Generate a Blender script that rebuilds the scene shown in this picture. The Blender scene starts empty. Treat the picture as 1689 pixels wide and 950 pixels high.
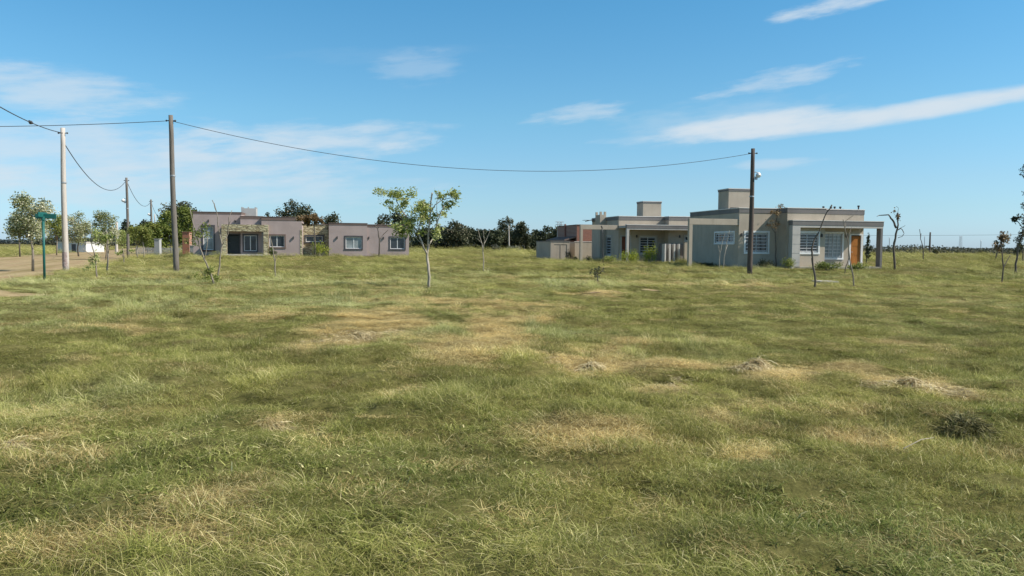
import bpy, math, random
import numpy as np
from mathutils import Matrix, Vector

# ------------------------------------------------------------------ camera
SC = bpy.context.scene
COL = SC.collection
random.seed(7)
RNG = np.random.default_rng(11)
EYE = 1.6
FPX, CXP, CYP = 1326.0, 844.5, 475.0           # focal length and centre in photo pixels
PITCH, ROLL = math.radians(3.02), math.radians(0.46)
cam_d = bpy.data.cameras.new('camera')
cam = bpy.data.objects.new('camera', cam_d)
COL.objects.link(cam)
RM = Matrix.Rotation(math.pi / 2 - PITCH, 4, 'X') @ Matrix.Rotation(ROLL, 4, 'Z')
cam.matrix_world = Matrix.Translation((0, 0, EYE)) @ RM
cam_d.sensor_fit = 'HORIZONTAL'
cam_d.sensor_width = 36.0
cam_d.lens = 36.0 * FPX / 1689.0
cam_d.clip_start = 0.05
cam_d.clip_end = 20000
SC.camera = cam

# ------------------------------------------------------------------ light, sky, exposure
SC.view_settings.view_transform = 'Standard'
SC.view_settings.look = 'None'
SC.view_settings.gamma = 1.0
SC.view_settings.exposure = 0.55
SUN_EL = math.radians(43)
SUN_AZ = math.radians(80)                       # from -Y (behind the camera) towards +X
sdir = Vector((math.sin(SUN_AZ) * math.cos(SUN_EL), -math.cos(SUN_AZ) * math.cos(SUN_EL), math.sin(SUN_EL)))
sun_d = bpy.data.lights.new('sun', 'SUN')
sun_d.energy = 4.2
sun_d.angle = math.radians(0.5)
sun_d.color = (1.0, 0.94, 0.85)
sun = bpy.data.objects.new('sun', sun_d)
COL.objects.link(sun)
sun.rotation_euler = sdir.to_track_quat('Z', 'Y').to_euler()
sun.location = (30, -10, 40)


def px_dir(px, py):
    d = RM.to_3x3() @ Vector(((px - CXP) / FPX, -(py - CYP) / FPX, -1.0))
    return d.normalized()


def make_world():
    w = bpy.data.worlds.new('World')
    SC.world = w
    w.use_nodes = True
    nt = w.node_tree
    nt.nodes.clear()
    N, L = nt.nodes.new, nt.links.new
    out = N('ShaderNodeOutputWorld')
    bg = N('ShaderNodeBackground')
    L(bg.outputs[0], out.inputs[0])
    sky = N('ShaderNodeTexSky')
    sky.sky_type = 'NISHITA'
    sky.sun_disc = False
    sky.sun_elevation = SUN_EL
    sky.sun_rotation = math.atan2(sdir.x, sdir.y)
    sky.air_density = 1.0
    sky.dust_density = 0.35
    sky.ozone_density = 1.6
    bg.inputs[1].default_value = 0.10

    def M(op, a, b=None, c=None, clamp=False):
        n = N('ShaderNodeMath')
        n.operation = op
        n.use_clamp = clamp
        for i, v in enumerate((a, b, c)):
            if v is None:
                continue
            if isinstance(v, (int, float)):
                n.inputs[i].default_value = v
            else:
                L(v, n.inputs[i])
        return n.outputs[0]

    tc = N('ShaderNodeTexCoord')
    sx = N('ShaderNodeSeparateXYZ')
    L(tc.outputs['Generated'], sx.inputs[0])
    az = M('ARCTAN2', sx.outputs[0], sx.outputs[1])
    el = M('ARCSINE', sx.outputs[2])
    # wispy noise, drawn out along the wind
    cmb = N('ShaderNodeCombineXYZ')
    L(M('ADD', M('MULTIPLY', az, 7.0), M('MULTIPLY', el, 1.0)), cmb.inputs[0])
    L(M('SUBTRACT', M('MULTIPLY', el, 38.0), M('MULTIPLY', az, 4.0)), cmb.inputs[1])
    n1 = N('ShaderNodeTexNoise')
    n1.inputs['Scale'].default_value = 1.6
    n1.inputs['Detail'].default_value = 8
    n1.inputs['Roughness'].default_value = 0.62
    L(cmb.outputs[0], n1.inputs['Vector'])
    cmb2 = N('ShaderNodeCombineXYZ')
    L(M('MULTIPLY', az, 14.0), cmb2.inputs[0])
    L(M('MULTIPLY', el, 40.0), cmb2.inputs[1])
    n2 = N('ShaderNodeTexNoise')
    n2.inputs['Scale'].default_value = 1.3
    n2.inputs['Detail'].default_value = 7
    L(cmb2.outputs[0], n2.inputs['Vector'])
    nz = M('SUBTRACT', n1.outputs['Fac'], 0.5)
    nz2 = M('SUBTRACT', n2.outputs['Fac'], 0.5)
    total = None
    #        px    py   half-len half-wid tilt  strength softness noise
    clouds = [(1250, 206, 185, 23, 5.0, 1.0, 0.8, 0.5),
              (1500, 184, 340, 17, 6.0, 0.95, 0.8, 0.45),
              (1180, 200, 220, 40, 5.0, 0.25, 1.0, 1.0),
              (1290, 130, 130, 17, 9.0, 0.50, 1.0, 1.3),
              (960, 186, 95, 18, 9.0, 0.5, 1.0, 1.3),
              (1380, 9, 120, 15, 7.0, 0.70, 1.0, 1.3),
              (70, 146, 200, 40, 0.0, 0.62, 1.0, 1.0),
              (490, 234, 280, 36, 4.0, 0.62, 1.0, 1.0),
              (150, 255, 480, 62, 1.0, 0.62, 1.0, 0.9),
              (692, 108, 80, 32, 4.0, 0.26, 1.0, 1.2),
              (1285, 270, 80, 10, 3.0, 0.42, 1.0, 1.0),
              (1050, 230, 90, 8, 3.0, 0.22, 1.0, 1.0),
              (280, 312, 480, 40, 1.0, 0.48, 1.0, 0.9),
              (640, 90, 200, 16, 5.0, 0.06, 1.0, 1.0)]
    for (px, py, hl, hw, tilt, st, soft, nzk) in clouds:
        d = px_dir(px, py)
        a0, e0 = math.atan2(d.x, d.y), math.asin(d.z)
        k = math.cos(e0)
        t = math.radians(tilt)
        da = M('MULTIPLY', M('SUBTRACT', az, a0), k)
        de = M('SUBTRACT', el, e0)
        u = M('ADD', M('MULTIPLY', da, math.cos(t)), M('MULTIPLY', de, math.sin(t)))
        v = M('SUBTRACT', M('MULTIPLY', de, math.cos(t)), M('MULTIPLY', da, math.sin(t)))
        U = M('DIVIDE', u, hl / FPX)
        V = M('DIVIDE', v, hw / FPX)
        r2 = M('ADD', M('MULTIPLY', U, U), M('MULTIPLY', V, V))
        f = M('SUBTRACT', 1.0, r2)
        f = M('ADD', f, M('MULTIPLY', nz, 2.4 * nzk))
        f = M('ADD', f, M('MULTIPLY', nz2, 1.2 * nzk))
        ss = N('ShaderNodeMapRange')
        ss.interpolation_type = 'SMOOTHSTEP'
        L(f, ss.inputs[0])
        ss.inputs[1].default_value = 0.0
        ss.inputs[2].default_value = 1.3 * soft
        ss.inputs[3].default_value = 0.0
        ss.inputs[4].default_value = st
        total = ss.outputs[0] if total is None else M('SUBTRACT', M('ADD', total, ss.outputs[0]), M('MULTIPLY', total, ss.outputs[0]))
    total = M('MULTIPLY', total, 1.0, clamp=True)
    # clear, dry spring air: the sky's own colour by height above the horizon
    rp = N('ShaderNodeValToRGB')
    stops = [(0.0, (0.53, 0.76, 1.25)), (0.03, (0.53, 0.77, 1.2)), (0.09, (0.53, 0.76, 1.03)), (0.15, (0.55, 0.77, 0.97)), (0.29, (0.52, 0.85, 0.97)), (0.55, (0.41, 0.88, 1.03)), (0.64, (0.52, 0.87, 0.95)), (1.0, (0.72, 0.86, 0.82))]
    while len(rp.color_ramp.elements) < len(stops):
        rp.color_ramp.elements.new(0.5)
    for e, (p, c) in zip(rp.color_ramp.elements, stops):
        e.position = p
        e.color = (*c, 1)
    L(M('MULTIPLY', el, 180 / math.pi / 30, clamp=True), rp.inputs[0])
    hs = N('ShaderNodeMix')
    hs.data_type = 'RGBA'
    hs.blend_type = 'MULTIPLY'
    hs.inputs['Factor'].default_value = 1.0
    L(sky.outputs[0], hs.inputs['A'])
    L(rp.outputs[0], hs.inputs['B'])
    mix = N('ShaderNodeMix')
    mix.data_type = 'RGBA'
    L(total, mix.inputs['Factor'])
    L(hs.outputs['Result'], mix.inputs['A'])
    mix.inputs['B'].default_value = (4.6, 5.25, 5.8, 1)
    L(mix.outputs['Result'], bg.inputs[0])


make_world()


# ------------------------------------------------------------------ helpers
def at(px, py, Y):
    """world point on the ray of a photo pixel at depth Y"""
    d = px_dir(px, py)
    return Vector((0, 0, EYE)) + d * (Y / d.y)


def ground_px(px, py, z=0.0):
    d = px_dir(px, py)
    return Vector((0, 0, EYE)) + d * ((z - EYE) / d.z)


def sstep(a, b, x):
    t = np.clip((x - a) / (b - a), 0, 1)
    return t * t * (3 - 2 * t)


_LAT = np.random.default_rng(3).random((256, 256))


def vnoise(x, y, s):
    x = np.asarray(x, float) * s + 57.3
    y = np.asarray(y, float) * s + 91.7
    xi, yi = np.floor(x).astype(int), np.floor(y).astype(int)
    fx, fy = x - xi, y - yi
    fx = fx * fx * (3 - 2 * fx)
    fy = fy * fy * (3 - 2 * fy)
    g = lambda i, j: _LAT[i & 255, j & 255]
    return (g(xi, yi) * (1 - fx) + g(xi + 1, yi) * fx) * (1 - fy) + (g(xi, yi + 1) * (1 - fx) + g(xi + 1, yi + 1) * fx) * fy


A11 = math.radians(11)
CA, SA = math.cos(A11), math.sin(A11)


def road_right(y):
    return -24.4 - 0.38 * (y - 41)


def terrain(x, y):
    x = np.asarray(x, float)
    y = np.asarray(y, float)
    t = -x * SA + y * CA
    lots = sstep(0, 9, x - road_right(y) - 1.0)
    z = 0.26 * sstep(43.5, 49, t) * lots
    z = z + 0.22 * sstep(58, 74, t) * sstep(4, -9, x) * lots
    z = z - 0.34 * np.exp(-((t - 38.6 + 0.6 * np.sin(x * 0.21)) / 0.95) ** 2) * sstep(-13, -8, x) * sstep(40, 20, x)
    near = sstep(70, 25, np.hypot(x, y))
    z = z + near * (0.17 * (vnoise(x, y, 0.55) - 0.5) + 0.16 * (vnoise(x + 31, y, 1.5) - 0.5) + 0.07 * (vnoise(x + 61, y, 3.1) - 0.5))
    z = z + 0.16 * (vnoise(x, y, 0.07) - 0.5) * sstep(3, 12, np.hypot(x, y)) * (1 - 0.75 * sstep(60, 110, y)) - 0.12 * sstep(85, 140, y)
    onroad = sstep(1.5, -1.0, x - road_right(y)) * sstep(-14.5, -12.0, x - road_right(y))
    return z * (1 - onroad) + 0.0 * onroad


def tz(x, y):
    return float(terrain(x, y))


def plant_at(px, py_base, zguess=0.0):
    """ground point under a photo pixel, iterated on the terrain"""
    z = zguess
    for _ in range(6):
        p = ground_px(px, py_base, z)
        z = 0.5 * z + 0.5 * tz(p.x, p.y)
    return Vector((p.x, p.y, tz(p.x, p.y)))


def tag(o, label=None, cat=None, group=None, kind=None):
    if label:
        o['label'] = label
    if cat:
        o['category'] = cat
    if group:
        o['group'] = group
    if kind:
        o['kind'] = kind
    return o


def empty(name, loc, rz=0.0, label=None, cat=None, group=None):
    o = bpy.data.objects.new(name, None)
    COL.objects.link(o)
    o.location = loc
    o.rotation_euler = (0, 0, rz)
    o.empty_display_size = 0.3
    return tag(o, label, cat, group)


class MB:
    """collects faces of ONE mesh object"""

    def __init__(self, off=(0, 0, 0)):
        self.v, self.f, self.o = [], [], off

    def add(self, vs, fs):
        b = len(self.v)
        self.v += [(p[0] - self.o[0], p[1] - self.o[1], p[2] - self.o[2]) for p in vs]
        self.f += [tuple(i + b for i in f) for f in fs]
        return self

    def box(self, x0, x1, y0, y1, z0, z1):
        vs = [(x0, y0, z0), (x1, y0, z0), (x1, y1, z0), (x0, y1, z0), (x0, y0, z1), (x1, y0, z1), (x1, y1, z1), (x0, y1, z1)]
        return self.add(vs, [(0, 3, 2, 1), (4, 5, 6, 7), (0, 1, 5, 4), (1, 2, 6, 5), (2, 3, 7, 6), (3, 0, 4, 7)])

    def tube(self, pts, rad, n=8, cap=True):
        pts = [Vector(p) for p in pts]
        if isinstance(rad, (int, float)):
            rad = [rad] * len(pts)
        vs, fs = [], []
        ref = Vector((0.31, 0.17, 0.93)).normalized()
        for i, p in enumerate(pts):
            d = (pts[min(i + 1, len(pts) - 1)] - pts[max(i - 1, 0)]).normalized()
            if abs(d.dot(ref)) > 0.97:
                a = d.cross(Vector((1, 0.2, 0))).normalized()
            else:
                a = d.cross(ref).normalized()
            b = d.cross(a)
            for k in range(n):
                t = 2 * math.pi * k / n
                vs.append(p + (a * math.cos(t) + b * math.sin(t)) * rad[i])
        for i in range(len(pts) - 1):
            for k in range(n):
                fs.append((i * n + k, i * n + (k + 1) % n, (i + 1) * n + (k + 1) % n, (i + 1) * n + k))
        if cap:
            fs.append(tuple(range(n))[::-1])
            fs.append(tuple(range((len(pts) - 1) * n, len(pts) * n)))
        return self.add(vs, fs)

    def ball(self, c, r, n=10, m=7, sz=1.0):
        vs, fs = [], []
        for j in range(m + 1):
            th = math.pi * j / m
            for k in range(n):
                a = 2 * math.pi * k / n
                vs.append((c[0] + r * math.sin(th) * math.cos(a), c[1] + r * math.sin(th) * math.sin(a), c[2] + r * sz * math.cos(th)))
        for j in range(m):
            for k in range(n):
                fs.append((j * n + k, (j + 1) * n + k, (j + 1) * n + (k + 1) % n, j * n + (k + 1) % n))
        return self.add(vs, fs)

    def build(self, name, mat, parent=None, smooth=False, bevel=0.0):
        me = bpy.data.meshes.new(name)
        me.from_pydata([tuple(p) for p in self.v], [], self.f)
        me.update()
        if smooth:
            me.polygons.foreach_set('use_smooth', [True] * len(me.polygons))
        o = bpy.data.objects.new(name, me)
        COL.objects.link(o)
        if mat:
            me.materials.append(mat)
        if parent:
            o.parent = parent
        if bevel:
            b = o.modifiers.new('bevel', 'BEVEL')
            b.width = bevel
            b.segments = 2
            b.limit_method = 'ANGLE'
        return o


# ------------------------------------------------------------------ materials
def new_mat(name):
    m = bpy.data.materials.new(name)
    m.use_nodes = True
    nt = m.node_tree
    b = nt.nodes['Principled BSDF']
    return m, nt, b


def ramp(nt, fac, stops):
    r = nt.nodes.new('ShaderNodeValToRGB')
    while len(r.color_ramp.elements) < len(stops):
        r.color_ramp.elements.new(0.5)
    for e, (p, c) in zip(r.color_ramp.elements, stops):
        e.position = p
        e.color = (c[0], c[1], c[2], 1)
    nt.links.new(fac, r.inputs[0])
    return r.outputs[0]


def noise(nt, scale, detail=4, rough=0.55, coord='Object', vec=None, stretch=None):
    n = nt.nodes.new('ShaderNodeTexNoise')
    n.inputs['Scale'].default_value = scale
    n.inputs['Detail'].default_value = detail
    n.inputs['Roughness'].default_value = rough
    if coord == 'World':
        g = nt.nodes.new('ShaderNodeNewGeometry')
        src = g.outputs['Position']
    else:
        t = nt.nodes.new('ShaderNodeTexCoord')
        src = t.outputs[coord]
    if stretch:
        mp = nt.nodes.new('ShaderNodeMapping')
        mp.inputs['Scale'].default_value = stretch
        nt.links.new(src, mp.inputs[0])
        src = mp.outputs[0]
    nt.links.new(src, n.inputs['Vector'])
    return n.outputs['Fac']


def bump(nt, b, fac, strength=0.3, dist=0.02):
    n = nt.nodes.new('ShaderNodeBump')
    n.inputs['Strength'].default_value = strength
    n.inputs['Distance'].default_value = dist
    nt.links.new(fac, n.inputs['Height'])
    nt.links.new(n.outputs[0], b.inputs['Normal'])


def mixc(nt, fac, a, b, mode='MIX'):
    m = nt.nodes.new('ShaderNodeMix')
    m.data_type = 'RGBA'
    m.blend_type = mode
    for s, v in (('Factor', fac), ('A', a), ('B', b)):
        if hasattr(v, 'is_linked'):
            nt.links.new(v, m.inputs[s])
        elif isinstance(v, (int, float)):
            m.inputs[s].default_value = v
        else:
            m.inputs[s].default_value = (v[0], v[1], v[2], 1)
    return m.outputs['Result']


def plaster(name, c, var=0.14, rough=0.9, stain=0.4):
    m, nt, b = new_mat(name)
    f = noise(nt, 0.7, 6, 0.6)
    col = ramp(nt, f, [(0.3, [x * (1 - var) for x in c]), (0.7, [x * (1 + var * 0.6) for x in c])])
    f2 = noise(nt, 1.0, 6, 0.65, stretch=(2.5, 2.5, 0.35))
    st = nt.nodes.new('ShaderNodeMapRange')
    st.inputs[1].default_value = 0.52
    st.inputs[2].default_value = 0.75
    st.inputs[4].default_value = stain
    nt.links.new(f2, st.inputs[0])
    col = mixc(nt, st.outputs[0], col, [x * 0.6 for x in c])
    # mud splashed up by rain, in ragged tongues
    tc = nt.nodes.new('ShaderNodeTexCoord')
    sp = nt.nodes.new('ShaderNodeSeparateXYZ')
    nt.links.new(tc.outputs['Object'], sp.inputs[0])
    ms = nt.nodes.new('ShaderNodeMath')
    ms.operation = 'MULTIPLY_ADD'
    nt.links.new(noise(nt, 2.2, 6, 0.7), ms.inputs[0])
    ms.inputs[1].default_value = 1.7
    ms.inputs[2].default_value = -0.55
    ml = nt.nodes.new('ShaderNodeMath')
    ml.operation = 'SUBTRACT'
    nt.links.new(ms.outputs[0], ml.inputs[0])
    nt.links.new(sp.outputs[2], ml.inputs[1])
    mm = nt.nodes.new('ShaderNodeMapRange')
    mm.inputs[1].default_value = 0.0
    mm.inputs[2].default_value = 0.5
    mm.inputs[4].default_value = 0.32
    nt.links.new(ml.outputs[0], mm.inputs[0])
    col = mixc(nt, mm.outputs[0], col, (0.21, 0.175, 0.125))
    nt.links.new(col, b.inputs['Base Color'])
    b.inputs['Roughness'].default_value = rough
    b.inputs['Specular IOR Level'].default_value = 0.15
    bump(nt, b, noise(nt, 26, 5, 0.7), 0.25, 0.02)
    return m


def plain(name, c, rough=0.6, metal=0.0, var=0.15, spec=0.4, nscale=6):
    m, nt, b = new_mat(name)
    f = noise(nt, nscale, 5, 0.6)
    nt.links.new(ramp(nt, f, [(0.3, [x * (1 - var) for x in c]), (0.7, [min(1, x * (1 + var)) for x in c])]), b.inputs['Base Color'])
    b.inputs['Roughness'].default_value = rough
    b.inputs['Metallic'].default_value = metal
    b.inputs['Specular IOR Level'].default_value = spec
    return m


def wood(name, c1, c2, rough=0.85, stretch=(9, 9, 0.6), bmp=0.5):
    m, nt, b = new_mat(name)
    f = noise(nt, 3.0, 7, 0.65, stretch=stretch)
    nt.links.new(ramp(nt, f, [(0.28, c1), (0.72, c2)]), b.inputs['Base Color'])
    b.inputs['Roughness'].default_value = rough
    b.inputs['Specular IOR Level'].default_value = 0.2
    bump(nt, b, f, bmp, 0.02)
    return m


def glass(name, c=(0.02, 0.025, 0.03), rough=0.06):
    m, nt, b = new_mat(name)
    f = noise(nt, 1.2, 3)
    nt.links.new(ramp(nt, f, [(0.35, c), (0.7, [x * 1.8 + 0.01 for x in c])]), b.inputs['Base Color'])
    b.inputs['Roughness'].default_value = rough
    b.inputs['Specular IOR Level'].default_value = 0.6
    bump(nt, b, noise(nt, 0.9, 2), 0.04, 0.02)
    return m


def stone_clad(name):
    m, nt, b = new_mat(name)
    t = nt.nodes.new('ShaderNodeTexCoord')
    mp = nt.nodes.new('ShaderNodeMapping')
    mp.inputs['Scale'].default_value = (2.3, 2.3, 6.0)
    nt.links.new(t.outputs['Object'], mp.inputs[0])
    v = nt.nodes.new('ShaderNodeTexVoronoi')
    v.feature = 'F1'
    v.inputs['Scale'].default_value = 1.0
    nt.links.new(mp.outputs[0], v.inputs['Vector'])
    e = nt.nodes.new('ShaderNodeTexVoronoi')
    e.feature = 'DISTANCE_TO_EDGE'
    e.inputs['Scale'].default_value = 1.0
    nt.links.new(mp.outputs[0], e.inputs['Vector'])
    sp = nt.nodes.new('ShaderNodeSeparateColor')
    nt.links.new(v.outputs['Color'], sp.inputs[0])
    col = ramp(nt, sp.outputs[0], [(0.0, (0.30, 0.24, 0.13)), (0.35, (0.46, 0.40, 0.24)), (0.65, (0.56, 0.50, 0.32)), (1.0, (0.38, 0.33, 0.22))])
    jt = ramp(nt, e.outputs['Distance'], [(0.02, (0, 0, 0)), (0.09, (1, 1, 1))])
    col = mixc(nt, jt, (0.16, 0.12, 0.07), col)
    nt.links.new(col, b.inputs['Base Color'])
    b.inputs['Roughness'].default_value = 0.9
    bump(nt, b, e.outputs['Distance'], 0.8, 0.05)
    return m


def brick_mat(name, c1, c2, mortar=(0.35, 0.3, 0.26)):
    m, nt, b = new_mat(name)
    t = nt.nodes.new('ShaderNodeTexCoord')
    mp = nt.nodes.new('ShaderNodeMapping')
    mp.inputs['Rotation'].default_value = (math.pi / 2, 0, 0)
    nt.links.new(t.outputs['Object'], mp.inputs[0])
    br = nt.nodes.new('ShaderNodeTexBrick')
    br.inputs['Color1'].default_value = (*c1, 1)
    br.inputs['Color2'].default_value = (*c2, 1)
    br.inputs['Mortar'].default_value = (*mortar, 1)
    br.inputs['Scale'].default_value = 1.0
    br.inputs['Brick Width'].default_value = 0.25
    br.inputs['Row Height'].default_value = 0.075
    br.inputs['Mortar Size'].default_value = 0.008
    nt.links.new(mp.outputs[0], br.inputs['Vector'])
    nt.links.new(mixc(nt, 0.35, br.outputs['Color'], ramp(nt, noise(nt, 1.5, 5), [(0.3, c1), (0.7, c2)])), b.inputs['Base Color'])
    b.inputs['Roughness'].default_value = 0.9
    return m


MAT = {}
MAT['beige'] = plaster('beige_plaster', (0.455, 0.388, 0.305))
MAT['grey_trim'] = plaster('grey_trim_plaster', (0.20, 0.185, 0.175), stain=0.3)
MAT['pier'] = plaster('grey_pier_plaster', (0.50, 0.47, 0.43), stain=0.3)
MAT['cap'] = plaster('pale_coping', (0.66, 0.62, 0.57), stain=0.35)
MAT['roofing'] = plain('roof_membrane', (0.35, 0.33, 0.31), 0.8)
MAT['white_frame'] = plain('white_painted_frame', (0.74, 0.74, 0.72), 0.5, var=0.06)
MAT['bar'] = plain('white_bars', (0.55, 0.55, 0.56), 0.5, var=0.08)
MAT['glass'] = glass('dark_window_glass')
MAT['glass_pale'] = glass('blind_and_reflection_glass', (0.20, 0.22, 0.22), 0.12)  # paler base: a blind, and the painted reflection of the tall pink house window
MAT['orange_wood'] = wood('varnished_orange_wood', (0.30, 0.11, 0.025), (0.46, 0.19, 0.05), 0.45, (6, 6, 0.5), 0.2)
MAT['red_wood'] = wood('dark_red_wood', (0.13, 0.04, 0.025), (0.22, 0.07, 0.04), 0.5, (6, 6, 0.5), 0.2)
MAT['pink'] = plaster('pinkish_plaster', (0.425, 0.338, 0.312), stain=0.15)
MAT['brown_trim'] = plaster('brown_trim_plaster', (0.20, 0.145, 0.125), stain=0.2)
MAT['grey_tank'] = plaster('grey_tank_plaster', (0.42, 0.41, 0.39), stain=0.3)
MAT['dark_frame'] = plain('dark_window_frame', (0.085, 0.08, 0.085), 0.5)
MAT['dark_door'] = plain('dark_green_grey_door', (0.035, 0.042, 0.042), 0.45)
MAT['stone'] = stone_clad('yellow_stone_cladding')
MAT['brick'] = brick_mat('red_brick', (0.30, 0.105, 0.06), (0.20, 0.07, 0.045))
MAT['brick_orange'] = brick_mat('orange_brick', (0.50, 0.18, 0.09), (0.40, 0.14, 0.07))
MAT['pole_wood'] = wood('weathered_pole_wood', (0.10, 0.088, 0.075), (0.25, 0.22, 0.19), 0.9, (14, 14, 0.5))
MAT['pole_dark'] = wood('dark_pole_wood', (0.065, 0.05, 0.045), (0.15, 0.12, 0.10), 0.9, (14, 14, 0.5))
MAT['pole_pale'] = wood('pale_pole_wood', (0.42, 0.37, 0.32), (0.62, 0.56, 0.50), 0.9, (10, 10, 0.5))
MAT['cable'] = plain('black_cable', (0.06, 0.06, 0.065), 0.6)
MAT['iron'] = plain('dark_iron', (0.06, 0.06, 0.06), 0.6)
MAT['steel'] = plain('galvanised_steel', (0.42, 0.43, 0.44), 0.5, metal=0.3)
MAT['lamp_white'] = plain('white_lamp_housing', (0.78, 0.78, 0.76), 0.35, var=0.05)
MAT['sign_green'] = plain('teal_green_paint', (0.013, 0.115, 0.10), 0.5, var=0.12)
MAT['concrete'] = plaster('bare_concrete', (0.46, 0.42, 0.36), stain=0.3)
MAT['whitewash'] = plaster('whitewashed_wall', (0.62, 0.62, 0.60), stain=0.25)
MAT['bark_grey'] = wood('grey_bark', (0.16, 0.13, 0.10), (0.36, 0.31, 0.25), 0.9, (8, 8, 2))
MAT['bark_pale'] = wood('pale_bark', (0.26, 0.22, 0.17), (0.50, 0.44, 0.36), 0.9, (8, 8, 2))
MAT['bark_dark'] = wood('dark_bark', (0.065, 0.054, 0.045), (0.19, 0.16, 0.13), 0.9, (8, 8, 2))


def leaf_mat(name, stops, trans=0.35, rough=0.55):
    """leaf material: each leaf its own tint from the attribute 'tint'"""
    m, nt, b = new_mat(name)
    a = nt.nodes.new('ShaderNodeAttribute')
    a.attribute_name = 'tint'
    col = ramp(nt, a.outputs['Fac'], stops)
    nt.links.new(col, b.inputs['Base Color'])
    b.inputs['Roughness'].default_value = rough
    b.inputs['Specular IOR Level'].default_value = 0.3
    tr = nt.nodes.new('ShaderNodeBsdfTranslucent')
    nt.links.new(col, tr.inputs[0])
    mx = nt.nodes.new('ShaderNodeMixShader')
    mx.inputs[0].default_value = trans
    nt.links.new(b.outputs[0], mx.inputs[1])
    nt.links.new(tr.outputs[0], mx.inputs[2])
    nt.links.new(mx.outputs[0], nt.nodes['Material Output'].inputs[0])
    return m


LEAF = {
    'dark': leaf_mat('dark_evergreen_leaves', [(0, (0.022, 0.032, 0.015)), (0.55, (0.055, 0.07, 0.032)), (1, (0.13, 0.135, 0.07))], 0.2),
    'gum': leaf_mat('gum_tree_leaves', [(0, (0.028, 0.038, 0.018)), (0.5, (0.07, 0.08, 0.038)), (0.88, (0.16, 0.15, 0.085)), (1, (0.28, 0.24, 0.17))], 0.2),
    'green': leaf_mat('fresh_green_leaves', [(0, (0.09, 0.125, 0.022)), (0.5, (0.23, 0.27, 0.058)), (1, (0.46, 0.45, 0.15))], 0.35),
    'silver': leaf_mat('silvery_green_leaves', [(0, (0.09, 0.12, 0.03)), (0.3, (0.22, 0.25, 0.085)), (0.55, (0.46, 0.46, 0.27)), (1, (0.82, 0.78, 0.60))], 0.3),
    'yellowgreen': leaf_mat('yellow_green_leaves', [(0, (0.14, 0.18, 0.02)), (0.5, (0.32, 0.36, 0.045)), (1, (0.52, 0.52, 0.09))], 0.35),
    'pale': leaf_mat('pale_green_leaves', [(0, (0.13, 0.17, 0.035)), (0.5, (0.36, 0.41, 0.11)), (1, (0.64, 0.63, 0.32))], 0.35),
    'dead': leaf_mat('dead_frond_leaves', [(0, (0.10, 0.06, 0.025)), (0.6, (0.24, 0.16, 0.075)), (1, (0.36, 0.27, 0.15))], 0.25),
    'grey': leaf_mat('grey_scrub_leaves', [(0, (0.09, 0.10, 0.06)), (0.6, (0.19, 0.19, 0.13)), (1, (0.33, 0.31, 0.23))], 0.25),
    'scrub': leaf_mat('distant_scrub_leaves', [(0, (0.035, 0.042, 0.028)), (0.6, (0.075, 0.08, 0.05)), (1, (0.15, 0.14, 0.09))], 0.2),
    'hazewood': leaf_mat('haze_tinted_far_leaves', [(0, (0.055, 0.075, 0.075)), (0.6, (0.085, 0.105, 0.105)), (1, (0.12, 0.14, 0.135))], 0.2),  # blue of the distance haze is put into the leaf colour
}


# ------------------------------------------------------------------ ground, track, road
def lin(a, b, n):
    return np.linspace(a, b, n)


ys = np.concatenate([lin(-30, 1.5, 10), lin(1.7, 16, 110)[0:], lin(16.25, 60, 150), lin(60.8, 130, 70), 130 * np.geomspace(1.015, 40, 60)])
xs_pos = np.concatenate([lin(0, 12, 86), lin(12.25, 60, 100), 60 * np.geomspace(1.02, 60, 60)])
xs = np.concatenate([-xs_pos[:0:-1], xs_pos])
GX, GY = np.meshgrid(xs, ys)
GZ = terrain(GX, GY)

DRY_BLOBS = []            # (x, y, rx, ry, amount)
for (px, py, wx, wy, k) in [(590, 550, 95, 28, .95), (560, 580, 120, 26, .5), (790, 590, 70, 20, .8), (1000, 590, 130, 34, .55), (850, 545, 60, 18, .8),
                            (1270, 606, 90, 15, 1.0), (1110, 632, 70, 14, .8), (1500, 640, 120, 20, .8), (1100, 600, 150, 12, .5), (1380, 612, 100, 8, .7),
                            (960, 607, 40, 14, .9), (1480, 565, 70, 8, .6), (1330, 665, 160, 10, .6), (690, 645, 120, 24, .45),
                            (1170, 690, 110, 22, .5), (1400, 700, 150, 18, .6), (300, 800, 80, 26, .5), (260, 905, 140, 20, .75),
                            (440, 700, 30, 14, .9), (60, 630, 30, 12, .7), (10, 735, 20, 14, .95), (8, 700, 14, 10, .6), (930, 705, 120, 24, .4), (1640, 915, 80, 22, .8),
                            (850, 760, 110, 16, .35), (970, 484, 35, 5, .9), (730, 500, 170, 10, .35), (1290, 560, 140, 8, .35), (1600, 497, 120, 8, .4),
                            (1160, 470, 130, 3, .6), (1040, 795, 110, 16, .4), (620, 780, 60, 20, .3), (1230, 740, 90, 20, .5), (1560, 770, 100, 22, .5),
                            (410, 525, 60, 8, .4), (150, 545, 120, 8, .3), (560, 460, 200, 4, .3)]:
    p = ground_px(px, py)
    q = ground_px(px + wx, py)
    r = ground_px(px, max(py - wy, 415))
    DRY_BLOBS.append((p.x, p.y, abs(q.x - p.x), abs(r.y - p.y), k))
LUSH_BLOBS = []           # greener, darker growth
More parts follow.
